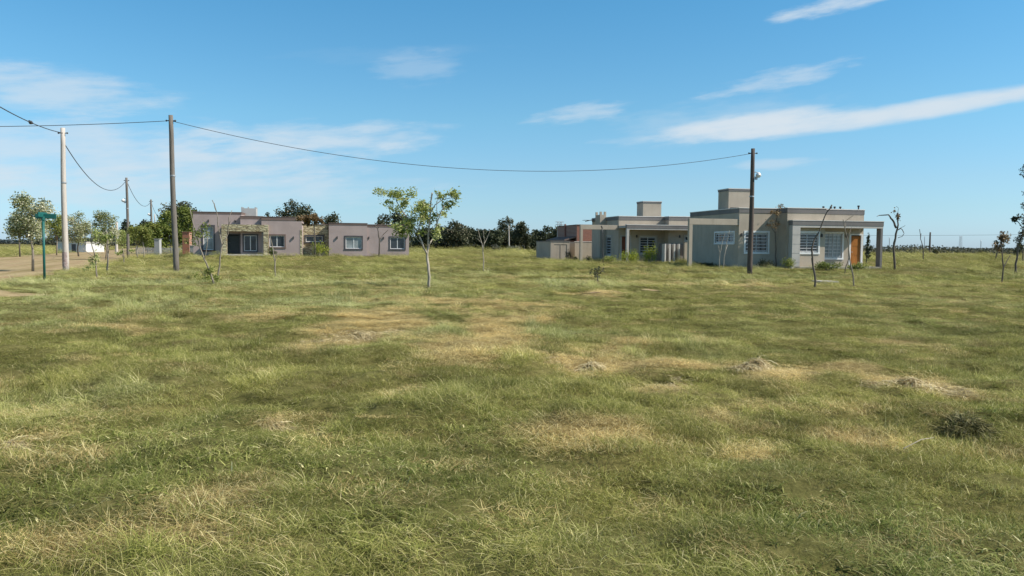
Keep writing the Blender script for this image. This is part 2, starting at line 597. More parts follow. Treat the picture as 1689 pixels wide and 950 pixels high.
for (px, py, wx, wy, k) in [(1350, 880, 280, 60, 1.0), (100, 760, 120, 60, .35), (700, 800, 160, 50, .4), (120, 505, 200, 14, .8), (380, 500, 200, 14, .5), (160, 470, 200, 10, .9),
                            (1500, 540, 260, 20, .6), (1590, 700, 70, 16, .7), (760, 640, 160, 20, .4), (1000, 860, 120, 40, .3), (1350, 452, 120, 6, .9), (700, 520, 120, 16, .5)]:
    p = ground_px(px, py)
    q = ground_px(px + wx, py)
    r = ground_px(px, max(py - wy, 415))
    LUSH_BLOBS.append((p.x, p.y, abs(q.x - p.x), abs(r.y - p.y), k))


PALE_BLOBS = []           # longer, silvery green grass
for (px, py, wx, wy, k) in [(1190, 572, 90, 14, .9), (880, 545, 90, 14, .7), (985, 570, 110, 20, .7), (700, 545, 60, 18, .8), (60, 520, 110, 16, .9), (300, 510, 160, 12, .7), (430, 560, 110, 22, .5),
                            (560, 500, 150, 10, .7), (1600, 500, 120, 8, .6), (1650, 600, 50, 30, .5), (820, 900, 120, 40, .6), (980, 640, 60, 16, .4), (250, 650, 160, 22, .35), (1240, 690, 60, 16, .5)]:
    p = ground_px(px, py)
    q = ground_px(px + wx, py)
    r = ground_px(px, max(py - wy, 415))
    PALE_BLOBS.append((p.x, p.y, abs(q.x - p.x), abs(r.y - p.y), k))


def blobs(x, y, lst):
    s = np.zeros_like(x)
    wx = x + 1.2 * (vnoise(x, y, 0.8) - .5)
    wy = y + 1.2 * (vnoise(x + 9, y + 4, 0.8) - .5)
    for (bx, by, rx, ry, k) in lst:
        s = np.maximum(s, k * np.exp(-(((wx - bx) / rx) ** 2 + ((wy - by) / ry) ** 2)))
    return s


def dryness(x, y):
    x = np.asarray(x, float)
    y = np.asarray(y, float)
    d = blobs(x, y, DRY_BLOBS)
    n = 0.45 * vnoise(x, y, 0.35) + 0.33 * vnoise(x, y, 1.1) + 0.22 * vnoise(x + 5, y, 3.0)
    v = np.clip(1.3 * d * (0.35 + 0.75 * vnoise(x + 71, y, 1.3) + 0.55 * vnoise(x + 11, y, 3.7)) + (n - 0.56) * 1.5, 0, 1)
    return 0.25 * v + 0.75 * sstep(0.22, 0.62, v)        # ragged, fairly sharp edges


def paleness(x, y):
    x = np.asarray(x, float)
    y = np.asarray(y, float)
    t = -x * SA + y * CA
    band = 0.95 * np.exp(-((t - 33.5) / 3.6) ** 2) * sstep(22, 6, x) + 0.5 * np.exp(-((t - 43.5) / 3.0) ** 2) + 0.45 * np.exp(-((t - 24) / 5.0) ** 2) * sstep(6, -4, x)
    n = 0.45 * vnoise(x + 140, y, 0.3) + 0.35 * vnoise(x + 180, y, 1.1) + 0.2 * vnoise(x + 80, y + 9, 2.6)
    return (1 - 0.35 * sstep(38, 60, t)) * np.clip(blobs(x, y, PALE_BLOBS) + band * (0.35 + 1.1 * vnoise(x + 3, y, 0.5)) + (n - 0.56) * 1.6, 0, 1)


def lushness(x, y):
    x = np.asarray(x, float)
    y = np.asarray(y, float)
    n = 0.6 * vnoise(x + 40, y, 0.22) + 0.4 * vnoise(x + 80, y, 0.9)
    t = -x * SA + y * CA
    ditch = np.exp(-((t - 38.7 + 0.6 * np.sin(x * 0.21)) / 1.1) ** 2) * sstep(-15, -10, x) * (0.5 + 0.7 * vnoise(x, y, 0.3))
    return np.clip(blobs(x, y, LUSH_BLOBS) + ditch + (n - 0.5) * 1.3, 0, 1)


def np_mesh(name, V, F, mat, attrs=None, smooth=False):
    """mesh from numpy arrays; F is (n,4) or (n,3)"""
    me = bpy.data.meshes.new(name)
    k = F.shape[1]
    me.vertices.add(len(V))
    me.vertices.foreach_set('co', np.ascontiguousarray(V, dtype=np.float32).ravel())
    me.loops.add(F.size)
    me.loops.foreach_set('vertex_index', np.ascontiguousarray(F, dtype=np.int32).ravel())
    me.polygons.add(len(F))
    me.polygons.foreach_set('loop_start', np.arange(0, F.size, k, dtype=np.int32))
    me.polygons.foreach_set('use_smooth', np.full(len(F), smooth))
    me.update(calc_edges=True)
    for n, (dom, arr) in (attrs or {}).items():
        a = me.attributes.new(n, 'FLOAT', dom)
        a.data.foreach_set('value', np.ascontiguousarray(arr, dtype=np.float32).ravel())
    if mat:
        me.materials.append(mat)
    return me


def ground_material():
    m, nt, b = new_mat('field_soil_and_thatch')
    a = nt.nodes.new('ShaderNodeAttribute')
    a.attribute_name = 'dry'
    l = nt.nodes.new('ShaderNodeAttribute')
    l.attribute_name = 'lush'
    f1 = noise(nt, 9, 8, 0.7, 'World')
    f2 = noise(nt, 0.12, 6, 0.6, 'World')
    f3 = noise(nt, 1.6, 7, 0.65, 'World', stretch=(1, 0.45, 1))
    green = ramp(nt, f1, [(0.25, (0.055, 0.050, 0.018)), (0.5, (0.135, 0.125, 0.042)), (0.75, (0.24, 0.21, 0.08))])
    straw = ramp(nt, f1, [(0.25, (0.12, 0.085, 0.04)), (0.5, (0.28, 0.22, 0.10)), (0.75, (0.46, 0.37, 0.19))])
    mr = nt.nodes.new('ShaderNodeMath')
    mr.operation = 'MULTIPLY_ADD'
    nt.links.new(f3, mr.inputs[0])
    mr.inputs[1].default_value = 0.9
    mr.inputs[2].default_value = -0.35
    ad = nt.nodes.new('ShaderNodeMath')
    ad.operation = 'ADD'
    ad.use_clamp = True
    nt.links.new(mr.outputs[0], ad.inputs[0])
    nt.links.new(a.outputs['Fac'], ad.inputs[1])
    col = mixc(nt, ad.outputs[0], green, straw)
    col = mixc(nt, mixc(nt, l.outputs['Fac'], (0, 0, 0), (0.35, 0.35, 0.35)), col, (0.07, 0.075, 0.024))
    big = ramp(nt, f2, [(0.35, (0.82, 0.9, 0.8)), (0.65, (1.12, 1.06, 1.0))])
    col = mixc(nt, 0.8, col, big, 'MULTIPLY')
    nt.links.new(col, b.inputs['Base Color'])
    b.inputs['Roughness'].default_value = 1.0
    b.inputs['Specular IOR Level'].default_value = 0.05
    bump(nt, b, f1, 0.7, 0.06)
    return m


nx, ny = len(xs), len(ys)
V = np.stack([GX.ravel(), GY.ravel(), GZ.ravel()], 1)
ii = np.arange(nx * ny).reshape(ny, nx)
F = np.stack([ii[:-1, :-1].ravel(), ii[:-1, 1:].ravel(), ii[1:, 1:].ravel(), ii[1:, :-1].ravel()], 1)
gm = np_mesh('ground', V, F, ground_material(), {'dry': ('POINT', dryness(GX, GY)), 'lush': ('POINT', lushness(GX, GY))}, True)
ground = bpy.data.objects.new('ground', gm)
COL.objects.link(ground)
tag(ground, kind='structure')


def dirt_material():
    m, nt, b = new_mat('pale_dirt')
    f = noise(nt, 3.5, 8, 0.7, 'World')
    g = noise(nt, 0.35, 5, 0.6, 'World', stretch=(2.2, 0.6, 1))
    geo = nt.nodes.new('ShaderNodeNewGeometry')
    mp = nt.nodes.new('ShaderNodeMapping')
    mp.inputs['Rotation'].default_value = (0, 0, -0.363)
    nt.links.new(geo.outputs['Position'], mp.inputs[0])
    m2 = nt.nodes.new('ShaderNodeMapping')
    m2.inputs['Scale'].default_value = (1.1, 0.03, 1)
    nt.links.new(mp.outputs[0], m2.inputs[0])
    rut = nt.nodes.new('ShaderNodeTexNoise')
    rut.inputs['Scale'].default_value = 1.0
    rut.inputs['Detail'].default_value = 4
    nt.links.new(m2.outputs[0], rut.inputs['Vector'])
    col = ramp(nt, f, [(0.25, (0.25, 0.185, 0.10)), (0.55, (0.40, 0.31, 0.175)), (0.8, (0.52, 0.42, 0.26))])
    col = mixc(nt, ramp(nt, g, [(0.45, (0, 0, 0)), (0.62, (0.55, 0.55, 0.55))]), col, (0.30, 0.19, 0.11))
    col = mixc(nt, ramp(nt, rut.outputs['Fac'], [(0.48, (0, 0, 0)), (0.66, (0.75, 0.75, 0.75))]), col, (0.24, 0.19, 0.085))
    nt.links.new(col, b.inputs['Base Color'])
    b.inputs['Roughness'].default_value = 1.0
    b.inputs['Specular IOR Level'].default_value = 0.05
    bump(nt, b, f, 0.6, 0.06)
    return m


MAT['dirt'] = dirt_material()


def strip(name, ylist, left, right, seg, mat, lift=0.012):
    vs, fs = [], []
    for j, y in enumerate(ylist):
        l = left(y) + 0.7 * (float(vnoise(y, 3.3, 0.45)) - .5)
        r = right(y) + 0.9 * (float(vnoise(y, 13.3, 0.5)) - .5)
        for i in range(seg + 1):
            x = l + (r - l) * i / seg
            vs.append((x, y, tz(x, y) + lift))
    n = seg + 1
    for j in range(len(ylist) - 1):
        for i in range(seg):
            a = j * n + i
            fs.append((a, a + 1, a + n + 1, a + n))
    return MB().add(vs, fs).build(name, mat, smooth=True)


road = strip('dirt_road', list(np.concatenate([lin(8, 70, 90), lin(71, 330, 80)])), lambda y: road_right(y) - 12.6, lambda y: road_right(y) + 1.1, 14, MAT['dirt'])
tag(road, kind='structure')


def patch(name, cx, cy, rx, ry, mat, seed, lift=0.018):
    r = random.Random(seed)
    n = 28
    vs = [(cx, cy, tz(cx, cy) + lift)]
    for q in (0.5, 1.0):
        for k in range(n):
            a = 2 * math.pi * k / n
            s = q * (0.8 + 0.4 * r.random()) if q == 1.0 else q
            x, y = cx + rx * s * math.cos(a), cy + ry * s * math.sin(a)
            vs.append((x, y, tz(x, y) + lift))
    fs = [(0, 1 + k, 1 + (k + 1) % n) for k in range(n)]
    fs += [(1 + k, 1 + n + k, 1 + n + (k + 1) % n, 1 + (k + 1) % n) for k in range(n)]
    return tag(MB().add(vs, fs).build(name, mat, smooth=True), kind='structure')


PATCHES = []
for (px, py, rx, ry) in [(2, 491, 2.7, 1.0), (968, 485, 0.5, 0.45), (1105, 469, 1.5, 0.35), (1215, 468, 1.4, 0.3), (1075, 481, 0.45, 0.3)]:
    p = ground_px(px, py)
    PATCHES.append((p.x, p.y, rx, ry))
    patch('dirt_path', p.x, p.y, rx, ry, MAT['dirt'], int(px))


# ------------------------------------------------------------------ houses
def wall_path(mb, pts, z0, z1, holes=None, depth=0.14):
    """closed rectilinear outline (counter-clockwise); holes[edge] = [(s0, s1, za, zb)] along the edge"""
    n = len(pts)
    for i in range(n):
        p, q = Vector((*pts[i], 0)), Vector((*pts[(i + 1) % n], 0))
        d = (q - p)
        Ln = d.length
        d = d / Ln
        inn = Vector((-d.y, d.x, 0)) * depth
        hs = (holes or {}).get(i, [])
        ss = sorted({0.0, Ln, *[h[0] for h in hs], *[h[1] for h in hs]})
        zs = sorted({z0, z1, *[h[2] for h in hs], *[h[3] for h in hs]})
        P = lambda s, z, off=Vector((0, 0, 0)): tuple(p + d * s + off + Vector((0, 0, z)))
        for a, b in zip(ss[:-1], ss[1:]):
            for c, e in zip(zs[:-1], zs[1:]):
                ms, mz = (a + b) / 2, (c + e) / 2
                if any(h[0] < ms < h[1] and h[2] < mz < h[3] for h in hs):
                    continue
                mb.add([P(a, c), P(b, c), P(b, e), P(a, e)], [(0, 1, 2, 3)])
        for (a, b, c, e) in hs:
            v = [P(a, c), P(b, c), P(b, e), P(a, e), P(a, c, inn), P(b, c, inn), P(b, e, inn), P(a, e, inn)]
            mb.add(v, [(0, 4, 5, 1), (1, 5, 6, 2), (2, 6, 7, 3), (3, 7, 4, 0)])
    return mb


def offset_path(pts, o):
    n = len(pts)
    res = []
    for i in range(n):
        p0, p1, p2 = Vector(pts[i - 1]), Vector(pts[i]), Vector(pts[(i + 1) % n])
        d1, d2 = (p1 - p0).normalized(), (p2 - p1).normalized()
        n1, n2 = Vector((d1.y, -d1.x)), Vector((d2.y, -d2.x))
        res.append(tuple(p1 + n1 * o + n2 * o if abs(d1.dot(d2)) < 0.5 else p1 + n1 * o))
    return res


def ring(mb, pts, z0, z1, out, inn):
    a, b = offset_path(pts, out), offset_path(pts, -inn)
    n = len(pts)
    vs = [(*p, z) for z in (z0, z1) for p in a] + [(*p, z) for z in (z0, z1) for p in b]
    A0, A1, B0, B1 = 0, n, 2 * n, 3 * n
    fs = []
    for i in range(n):
        j = (i + 1) % n
        fs += [(A0 + i, A0 + j, A1 + j, A1 + i), (A1 + i, A1 + j, B1 + j, B1 + i), (B1 + i, B1 + j, B0 + j, B0 + i), (B0 + i, B0 + j, A0 + j, A0 + i)]
    return mb.add(vs, fs)


def flat(mb, pts, z):
    return mb.add([(*p, z) for p in pts], [tuple(range(len(pts)))])


class House:
    def __init__(self, name, loc, ang, label, cat, zb):
        self.root = empty(name, (loc[0], loc[1], zb), ang, label, cat)
        self.off = (0, 0, zb)

    def mb(self):
        return MB(self.off)

    def body(self, pts, top, mat, trim, cap, holes=None, band=0.32, z0=None, roof=True):
        z0 = self.off[2] if z0 is None else z0
        m = self.mb()
        wall_path(m, pts, z0 - 0.3, top, holes)
        m.build('wall', mat, self.root)
        r = self.mb()
        ring(r, pts, top - band, top - 0.02, 0.025, 0.16)
        r.build('cornice', trim, self.root, bevel=0.008)
        c = self.mb()
        ring(c, pts, top - 0.018, top + 0.04, 0.05, 0.2)
        c.build('coping', cap, self.root, bevel=0.01)
        if roof:
            flat(self.mb(), offset_path(pts, -0.03), top - 0.22).build('roof', MAT['roofing'], self.root)

    def window(self, axis, c, s0, s1, z0, z1, frame, pane, surround=None, bars=None, mull=1, rows=0, sw=0.12, inset=0.07, sill=None, bars_vert=0):
        """axis 'f': wall facing -v at v=c, s along u.   axis 'l': wall facing -u at u=c, s along v"""
        def bx(m, a0, a1, o0, o1, za, zb):
            if axis == 'f':
                m.box(a0, a1, c + o0, c + o1, za, zb)
            else:
                m.box(c + o0, c + o1, a0, a1, za, zb)
        f = self.mb()
        t = 0.055
        e = 0.003
        bx(f, s0 + e, s1 - e, inset, inset + 0.06, z0 + e, z0 + t)
        bx(f, s0 + e, s1 - e, inset, inset + 0.06, z1 - t, z1 - e)
        bx(f, s0 + e, s0 + t, inset, inset + 0.06, z0 + t, z1 - t)
        bx(f, s1 - t, s1 - e, inset, inset + 0.06, z0 + t, z1 - t)
        for k in range(mull):
            sm = s0 + (s1 - s0) * (k + 1) / (mull + 1)
            bx(f, sm - 0.03, sm + 0.03, inset + 0.004, inset + 0.056, z0 + t, z1 - t)
        for k in range(rows):
            zm = z0 + (z1 - z0) * (k + 1) / (rows + 1)
            bx(f, s0 + t, s1 - t, inset + 0.008, inset + 0.05, zm - 0.02, zm + 0.02)
        w = f.build('window', frame, self.root)
        p = self.mb()
        bx(p, s0 + 0.02, s1 - 0.02, inset + 0.03, inset + 0.04, z0 + 0.02, z1 - 0.02)
        p.build('pane', pane, w)
        if surround:
            s = self.mb()
            bx(s, s0 - sw, s1 + sw, -0.03, 0.0 - 0.002, z1, z1 + sw)
            bx(s, s0 - sw, s1 + sw, -0.05, 0.0 - 0.002, z0 - sw, z0)
            bx(s, s0 - sw, s0, -0.03, 0.0 - 0.002, z0, z1)
            bx(s, s1, s1 + sw, -0.03, 0.0 - 0.002, z0, z1)
            s.build('surround', surround, w, bevel=0.006)
        if bars:
            b = self.mb()
            n = bars
            for k in range(n):
                zm = z0 + (z1 - z0) * (k + 0.5) / n
                bx(b, s0 + 0.01, s1 - 0.01, 0.012, 0.035, zm - 0.022, zm + 0.022)
            for k in range(bars_vert + 2):
                sm = s0 + 0.03 + (s1 - s0 - 0.06) * k / (bars_vert + 1)
                bx(b, sm - 0.013, sm + 0.013, 0.036, 0.052, z0 + 0.01, z1 - 0.01)
            b.build('security_bars', MAT['bar'], w)
        if sill:
            s = self.mb()
            bx(s, s0 - 0.06, s1 + 0.06, -0.1, -0.003, z0 - 0.07, z0 - 0.003)
            s.build('sill', sill, w)
        return w

    def door(self, v, s0, s1, z0, z1, mat, frame, inset=0.08):
        m = self.mb()
        m.box(s0 + 0.06, s1 - 0.06, v + inset, v + inset + 0.05, z0 + 0.01, z1 - 0.06)
        d = m.build('door', mat, self.root)
        g = self.mb()
        for k in range(3):
            za = z0 + 0.2 + k * (z1 - z0 - 0.35) / 3
            g.box(s0 + 0.2, s1 - 0.2, v + inset - 0.014, v + inset - 0.002, za, za + (z1 - z0 - 0.35) / 3 - 0.12)
        g.build('panel', mat, d)
        f = self.mb()
        f.box(s0 - 0.08, s0 + 0.055, v - 0.02, v + inset + 0.06, z0, z1)
        f.box(s1 - 0.055, s1 + 0.08, v - 0.02, v + inset + 0.06, z0, z1)
        f.box(s0 - 0.08, s1 + 0.08, v - 0.022, v + inset + 0.06, z1 + 0.001, z1 + 0.1)
        f.build('door_frame', frame, self.root)
        h = self.mb()
        h.tube([(s0 + 0.13, v + inset, z0 + 1.02), (s0 + 0.13, v + inset - 0.06, z0 + 1.02), (s0 + 0.24, v + inset - 0.06, z0 + 1.02)], 0.012, 6)
        h.build('handle', MAT['steel'], d)

    def wall_lamp(self, u, v, z, mat=None):
        m = self.mb()
        m.box(u - 0.045, u + 0.045, v - 0.13, v - 0.002, z - 0.10, z + 0.10)
        m.box(u - 0.03, u + 0.03, v - 0.11, v - 0.02, z + 0.102, z + 0.13)
        m.build('wall_lamp', mat or MAT['iron'], self.root)


# ---- the nearer grey-beige house on the right (its own street grid is turned 11 degrees)
ZA = 0.2
A = House('flat_roof_house', (18.66, 54.0), A11, 'beige flat roofed house nearest the camera with orange front door and thin porch pillar', 'house', ZA)
WB, WT, CP = MAT['beige'], MAT['grey_trim'], MAT['cap']
fpA = [(-2.9, 1.7), (0, 1.7), (0, 0.5), (2.85, 0.5), (2.85, 1.5), (6.45, 1.5), (6.45, 9.9), (-2.9, 9.9)]
holesA = {0: [(0.50, 2.16, 1.27, 2.62)],
          2: [(0.72, 2.34, 1.29, 2.62)],
          4: [(0.62, 1.95, 0.92, 2.62), (2.58, 3.48, ZA - 0.1, 2.52)],
          7: [(9.9 - 5.4, 9.9 - 2.4, 1.92, 2.62)]}
A.body(fpA, 4.28, WB, WT, CP, holesA)
A.window('f', 1.7, -2.40, -0.74, 1.27, 2.62, MAT['white_frame'], MAT['glass'], MAT['white_frame'], 6, 1, bars_vert=1)
A.window('f', 0.5, 0.72, 2.34, 1.29, 2.62, MAT['white_frame'], MAT['glass'], MAT['white_frame'], 7, 1, bars_vert=1)
A.window('f', 1.5, 3.47, 4.80, 0.92, 2.62, MAT['white_frame'], MAT['glass_pale'], MAT['white_frame'], 7, 1, bars_vert=3)
A.window('l', -2.9, 2.4, 5.4, 1.92, 2.62, MAT['white_frame'], MAT['glass'], MAT['white_frame'], 4, 2, bars_vert=2)
A.door(1.5, 5.43, 6.33, ZA + 0.12, 2.52, MAT['orange_wood'], MAT['white_frame'])
for (u, v) in ((2.55, 0.5), (-2.72, 1.7), (6.42, 1.5)):
    A.wall_lamp(u if u < 6 else 5.1, v, 2.45)
m = A.mb()                                                        # grooved pier of the porch
for k in range(5):
    z0 = 0.0 + 0.62 * k
    m.box(0.12, 0.70, 0.0, 0.496, z0, min(z0 + 0.59, 2.97))
    m.box(0.135, 0.685, 0.015, 0.496, z0 + 0.59, min(z0 + 0.62, 2.97))
m.build('porch_pier', MAT['pier'], A.root)
m = A.mb().box(6.72, 6.90, 0.0, 0.45, 0.0, 2.97)
m.build('porch_pillar', MAT['grey_trim'], A.root, bevel=0.01)
A.mb().box(0.12, 6.92, 0.0, 0.46, 2.972, 3.12).build('porch_beam', MAT['pier'], A.root)
A.mb().box(0.10, 6.94, -0.02, 0.48, 3.122, 3.42).build('porch_fascia', MAT['grey_trim'], A.root, bevel=0.01)
A.mb().box(0.08, 6.96, -0.04, 0.49, 3.422, 3.47).build('porch_coping', CP, A.root)
A.mb().box(2.86, 6.72, 0.485, 1.49, 3.16, 3.38).build('porch_roof', MAT['pier'], A.root)
A.mb().box(0.3, 6.9, 0.0, 1.49, 0.1, 0.34).build('porch_step', MAT['concrete'], A.root)
m = A.mb().box(-6.5, -2.91, 1.74, 2.02, 3.12, 3.53).box(-6.5, -6.26, 1.74, 2.02, -0.1, 3.118)
m.build('carport_frame', WB, A.root, bevel=0.01)


def roof_tank(H, u0, u1, v0, v1, z0, z1, mat, trim, slot=True):
    H.mb().box(u0, u1, v0, v1, z0, z1 - 0.16).build('tank_housing', mat, H.root)
    H.mb().box(u0 - 0.03, u1 + 0.03, v0 - 0.03, v1 + 0.03, z1 - 0.158, z1 - 0.03).build('tank_cornice', trim, H.root)
    H.mb().box(u0 - 0.05, u1 + 0.05, v0 - 0.05, v1 + 0.05, z1 - 0.028, z1 + 0.03).build('tank_coping', MAT['cap'], H.root)
    if slot:
        H.mb().box(u0 + 0.15, u0 + 0.78, v0 - 0.012, v0 + 0.02, z0 + 0.28, z0 + 0.38).box(u0 + 0.82, u1 - 0.08, v0 - 0.012, v0 + 0.02, z0 + 0.2, z0 + 0.36).build('vent_slot', MAT['iron'], H.root)


roof_tank(A, -2.2, -0.45, 4.8, 6.5, 4.1, 5.83, WB, WT)
m = A.mb().box(4.5, 6.05, 3.3, 3.9, 4.08, 4.44)
m.build('roof_curb', MAT['grey_tank'], A.root)
for u in (4.6, 5.2, 5.5, 5.95, 7.15):
    vv = 3.6
    if u > 7:
        u, vv = 6.2, 1.8
    A.mb().tube([(u, vv, 4.1), (u, vv, 4.5), (u, vv, 4.52), (u, vv, 4.62)], [0.05, 0.05, 0.09, 0.08], 8).build('vent_pipe', MAT['iron'], A.root)

# ---- the second grey-beige house, further back
ZB = 0.18
B = House('flat_roof_house', (5.92, 70.0), A11, 'beige flat roofed house farther back with slatted screen wall and yellow bushes in front', 'house', ZB)
fpB = [(3.45, 0), (7.7, 0), (7.7, -1.0), (12.6, -1.0), (12.6, 6.6), (3.0, 6.6), (3.0, 5.0), (3.45, 5.0)]
holesB = {0: [(0.25, 1.1, ZB - 0.1, 2.5), (2.0, 3.46, 0.95, 2.48)], 2: [(1.55, 3.3, 2.16, 2.55)], 7: [(1.4, 2.9, 0.8, 2.5)]}
B.body(fpB, 4.24, WB, WT, CP, holesB)
B.window('f', 0, 5.45, 6.91, 0.95, 2.48, MAT['white_frame'], MAT['glass'], MAT['pier'], 7, 1, bars_vert=1)
B.window('f', -1.0, 9.25, 11.0, 2.16, 2.55, MAT['white_frame'], MAT['glass'], MAT['pier'], None, 1)
B.window('l', 3.45, 2.1, 3.6, 0.8, 2.5, MAT['white_frame'], MAT['glass'], MAT['pier'], 7, 0, bars_vert=0)
B.door(0, 3.7, 4.55, ZB + 0.12, 2.5, MAT['red_wood'], MAT['pier'])
B.wall_lamp(5.1, 0, 2.5)
B.wall_lamp(8.7, -1.0, 2.5)
m = B.mb().box(2.86, 3.44, 3.6, 5.1, -0.1, 4.5)
for (u, v) in ((2.95, 3.7), (3.35, 3.7), (2.95, 5.0), (3.35, 5.0)):
    m.box(u - 0.09, u + 0.09, v - 0.1, v + 0.1, 4.5, 4.78)
m.build('chimney', WB, B.root)
m = B.mb().box(0, 3.44, 0.04, 0.34, 3.06, 3.46).box(0, 0.22, 0.04, 0.34, -0.1, 3.058)
m.build('carport_frame', WB, B.root, bevel=0.01)
B.mb().box(3.45, 3.66, -2.2, -1.9, 0, 3.04).build('porch_pillar', MAT['pier'], B.root)
B.mb().box(12.3, 12.6, -2.2, -1.9, 0, 3.04).build('porch_pillar', MAT['pier'], B.root)
B.mb().box(3.45, 12.6, -2.2, -1.9, 3.042, 3.16).build('porch_beam', MAT['pier'], B.root)
B.mb().box(3.43, 12.62, -2.22, -1.88, 3.162, 3.42).build('porch_fascia', MAT['grey_trim'], B.root)
B.mb().box(3.41, 12.64, -2.24, -1.86, 3.422, 3.48).build('porch_coping', CP, B.root)
B.mb().box(3.46, 7.69, -1.858, -0.005, 3.2, 3.4).box(7.69, 12.6, -1.858, -1.005, 3.2, 3.4).build('porch_roof', MAT['pier'], B.root)
m = B.mb().box(6.75, 8.95, -1.35, -1.25, 0, 1.88)
m.build('screen_wall', MAT['grey_trim'], B.root)
m = B.mb()
for k in range(4):
    m.box(6.95 + 0.42 * k, 7.07 + 0.42 * k, -2.05, -1.352, 0, 1.86)
m.build('screen_fins', CP, B.root)
B.mb().box(8.6, 10.4, -2.42, -2.26, 0, 1.98).build('garden_panel', WB, B.root)
roof_tank(B, 7.15, 8.94, 4.0, 5.7, 4.05, 5.82, WB, WT)
m = B.mb().tube([(2.98, 6.2, 4.15), (2.6, 6.2, 4.04), (2.2, 6.2, 3.94)], 0.035, 6).box(2.0, 2.98, 5.7, 6.5, 4.04, 4.07)
m.build('roof_overhang', MAT['grey_trim'], B.root)

# ---- outbuilding and garden wall left of it
ob = at(908, 430, 78.0)
zo = tz(ob.x, ob.y) - 0.05
obr = empty('outbuilding', (ob.x, ob.y, zo), A11, 'low beige garden store with flat top and two plank doors beside the brick house', 'outbuilding')
m = MB()
wall_path(m, [(0, 0), (1.9, 0), (1.9, 6.3), (0, 6.3)], -0.3, 1.82, {0: [(0.35, 0.98, 0, 1.55), (1.0, 1.62, 0, 1.55)]}, 0.06)
m.build('wall', WB, obr)
MB().box(-0.04, 1.94, -0.04, 6.34, 1.822, 1.9).build('roof', MAT['grey_trim'], obr)
MB().box(0.36, 0.97, 0.03, 0.06, 0.0, 1.54).build('door', WB, obr)
MB().box(1.01, 1.61, 0.03, 0.06, 0.0, 1.54).build('door', WB, obr)
gw = at(948, 431, 80.0)
gwo = MB((0, 0, 0))
gwr = empty('garden_wall', (gw.x, gw.y, tz(gw.x, gw.y) - 0.05), A11, 'plain beige garden wall between the store and the farther house', 'wall')
MB().box(-0.0, 2.1, 0, 0.2, -0.3, 1.82).box(-0.0, 0.2, 0.2, 4.0, -0.3, 1.82).build('wall', WB, gwr)
MB().box(-0.03, 2.12, -0.03, 0.23, 1.822, 1.88).build('coping', CP, gwr)

# ---- brick house behind
bh = at(951, 425, 88.0)
zbk = tz(bh.x, bh.y)
bk = empty('brick_house', (bh.x, bh.y, zbk - 0.1), A11, 'unplastered red brick house with lower side roof behind the beige garden store', 'house')
m = MB()
wall_path(m, [(0, 0), (7, 0), (7, 8.6), (0, 8.6)], 0, 3.72, {0: [(2.0, 3.2, 1.1, 2.3)]})
m.build('wall', MAT['brick'], bk)
MB().box(-0.14, -0.003, 4.6, 4.95, 0, 3.95).build('pilaster', MAT['brick'], bk)
MB().box(-0.05, 7.05, -0.05, 8.65, 3.722, 3.8).build('roof', MAT['brown_trim'], bk)
MB().add([(-1.3, 0.3, 2.15), (-0.004, 0.3, 2.5), (-0.004, 9.0, 2.5), (-1.3, 9.0, 2.15), (-1.3, 0.3, 2.0), (-0.004, 0.3, 2.35), (-0.004, 9.0, 2.35), (-1.3, 9.0, 2.0)],
         [(0, 1, 2, 3), (7, 6, 5, 4), (0, 4, 5, 1), (1, 5, 6, 2), (2, 6, 7, 3), (3, 7, 4, 0)]).build('lean_to_roof', MAT['brown_trim'], bk)
m = MB()
wall_path(m, [(-1.2, 0.4), (-0.004, 0.4), (-0.004, 8.9), (-1.2, 8.9)], 0, 2.02)
m.build('lean_to_wall', MAT['brick'], bk)

# ---- pinkish house on the left
ZL = 0.42
Lh = House('pink_house', (-25.99, 72.0), A11, 'long pinkish flat roofed house with yellow stone porch and brown cornices', 'house', ZL)
PK, BT = MAT['pink'], MAT['brown_trim']


def rect(u0, u1, v0, v1):
    return [(u0, v0), (u1, v0), (u1, v1), (u0, v1)]


Lh.body(rect(-2.7, 1.5, 1.5, 9.0), 4.42, PK, BT, BT, {0: [(0.87, 1.74, 0.98, 3.1), (2.95, 4.05, ZL + 0.1, 2.38)]}, 0.17)
Lh.body(rect(1.49, 3.42, 0.9, 8.9), 4.06, PK, BT, BT, {0: [(0.30, 1.40, 0.92, 2.33)]}, 0.22)
Lh.body(rect(3.41, 6.95, 0.15, 8.8), 4.0, PK, BT, BT, {0: [(0.68, 1.98, 1.3, 2.33)]}, 0.30)
Lh.body(rect(6.94, 9.36, 1.8, 8.7), 3.42, MAT['stone'], MAT['stone'], BT, {0: [(0.25, 1.78, 1.8, 2.33)]}, 0.10)
Lh.body(rect(9.35, 12.8, 0.0, 8.9), 3.52, PK, BT, BT, {0: [(1.5, 2.95, 1.2, 2.28)]}, 0.17)
Lh.body(rect(12.79, 16.65, 0.12, 8.8), 3.42, PK, BT, BT, {0: [(2.12, 3.45, 1.2, 2.26)]}, 0.20)
DF = MAT['dark_frame']
WF = MAT['white_frame']
Lh.window('f', 1.5, -1.83, -0.96, 0.98, 3.1, WF, MAT['glass_pale'], DF, None, 0, 1, sw=0.16, sill=MAT['red_wood'])
Lh.window('f', 0.9, 1.79, 2.89, 0.92, 2.33, WF, MAT['glass'], DF, None, 1, 0, sw=0.13)
Lh.window('f', 0.15, 4.09, 5.39, 1.3, 2.33, WF, MAT['glass'], BT, None, 1, 0, sw=0.14)
Lh.window('f', 1.8, 7.19, 8.72, 1.8, 2.33, WF, MAT['glass'], DF, None, 1, 0, sw=0.13)
Lh.window('f', 0.0, 10.85, 12.30, 1.2, 2.28, WF, MAT['glass_pale'], DF, None, 1, 0, sw=0.12)
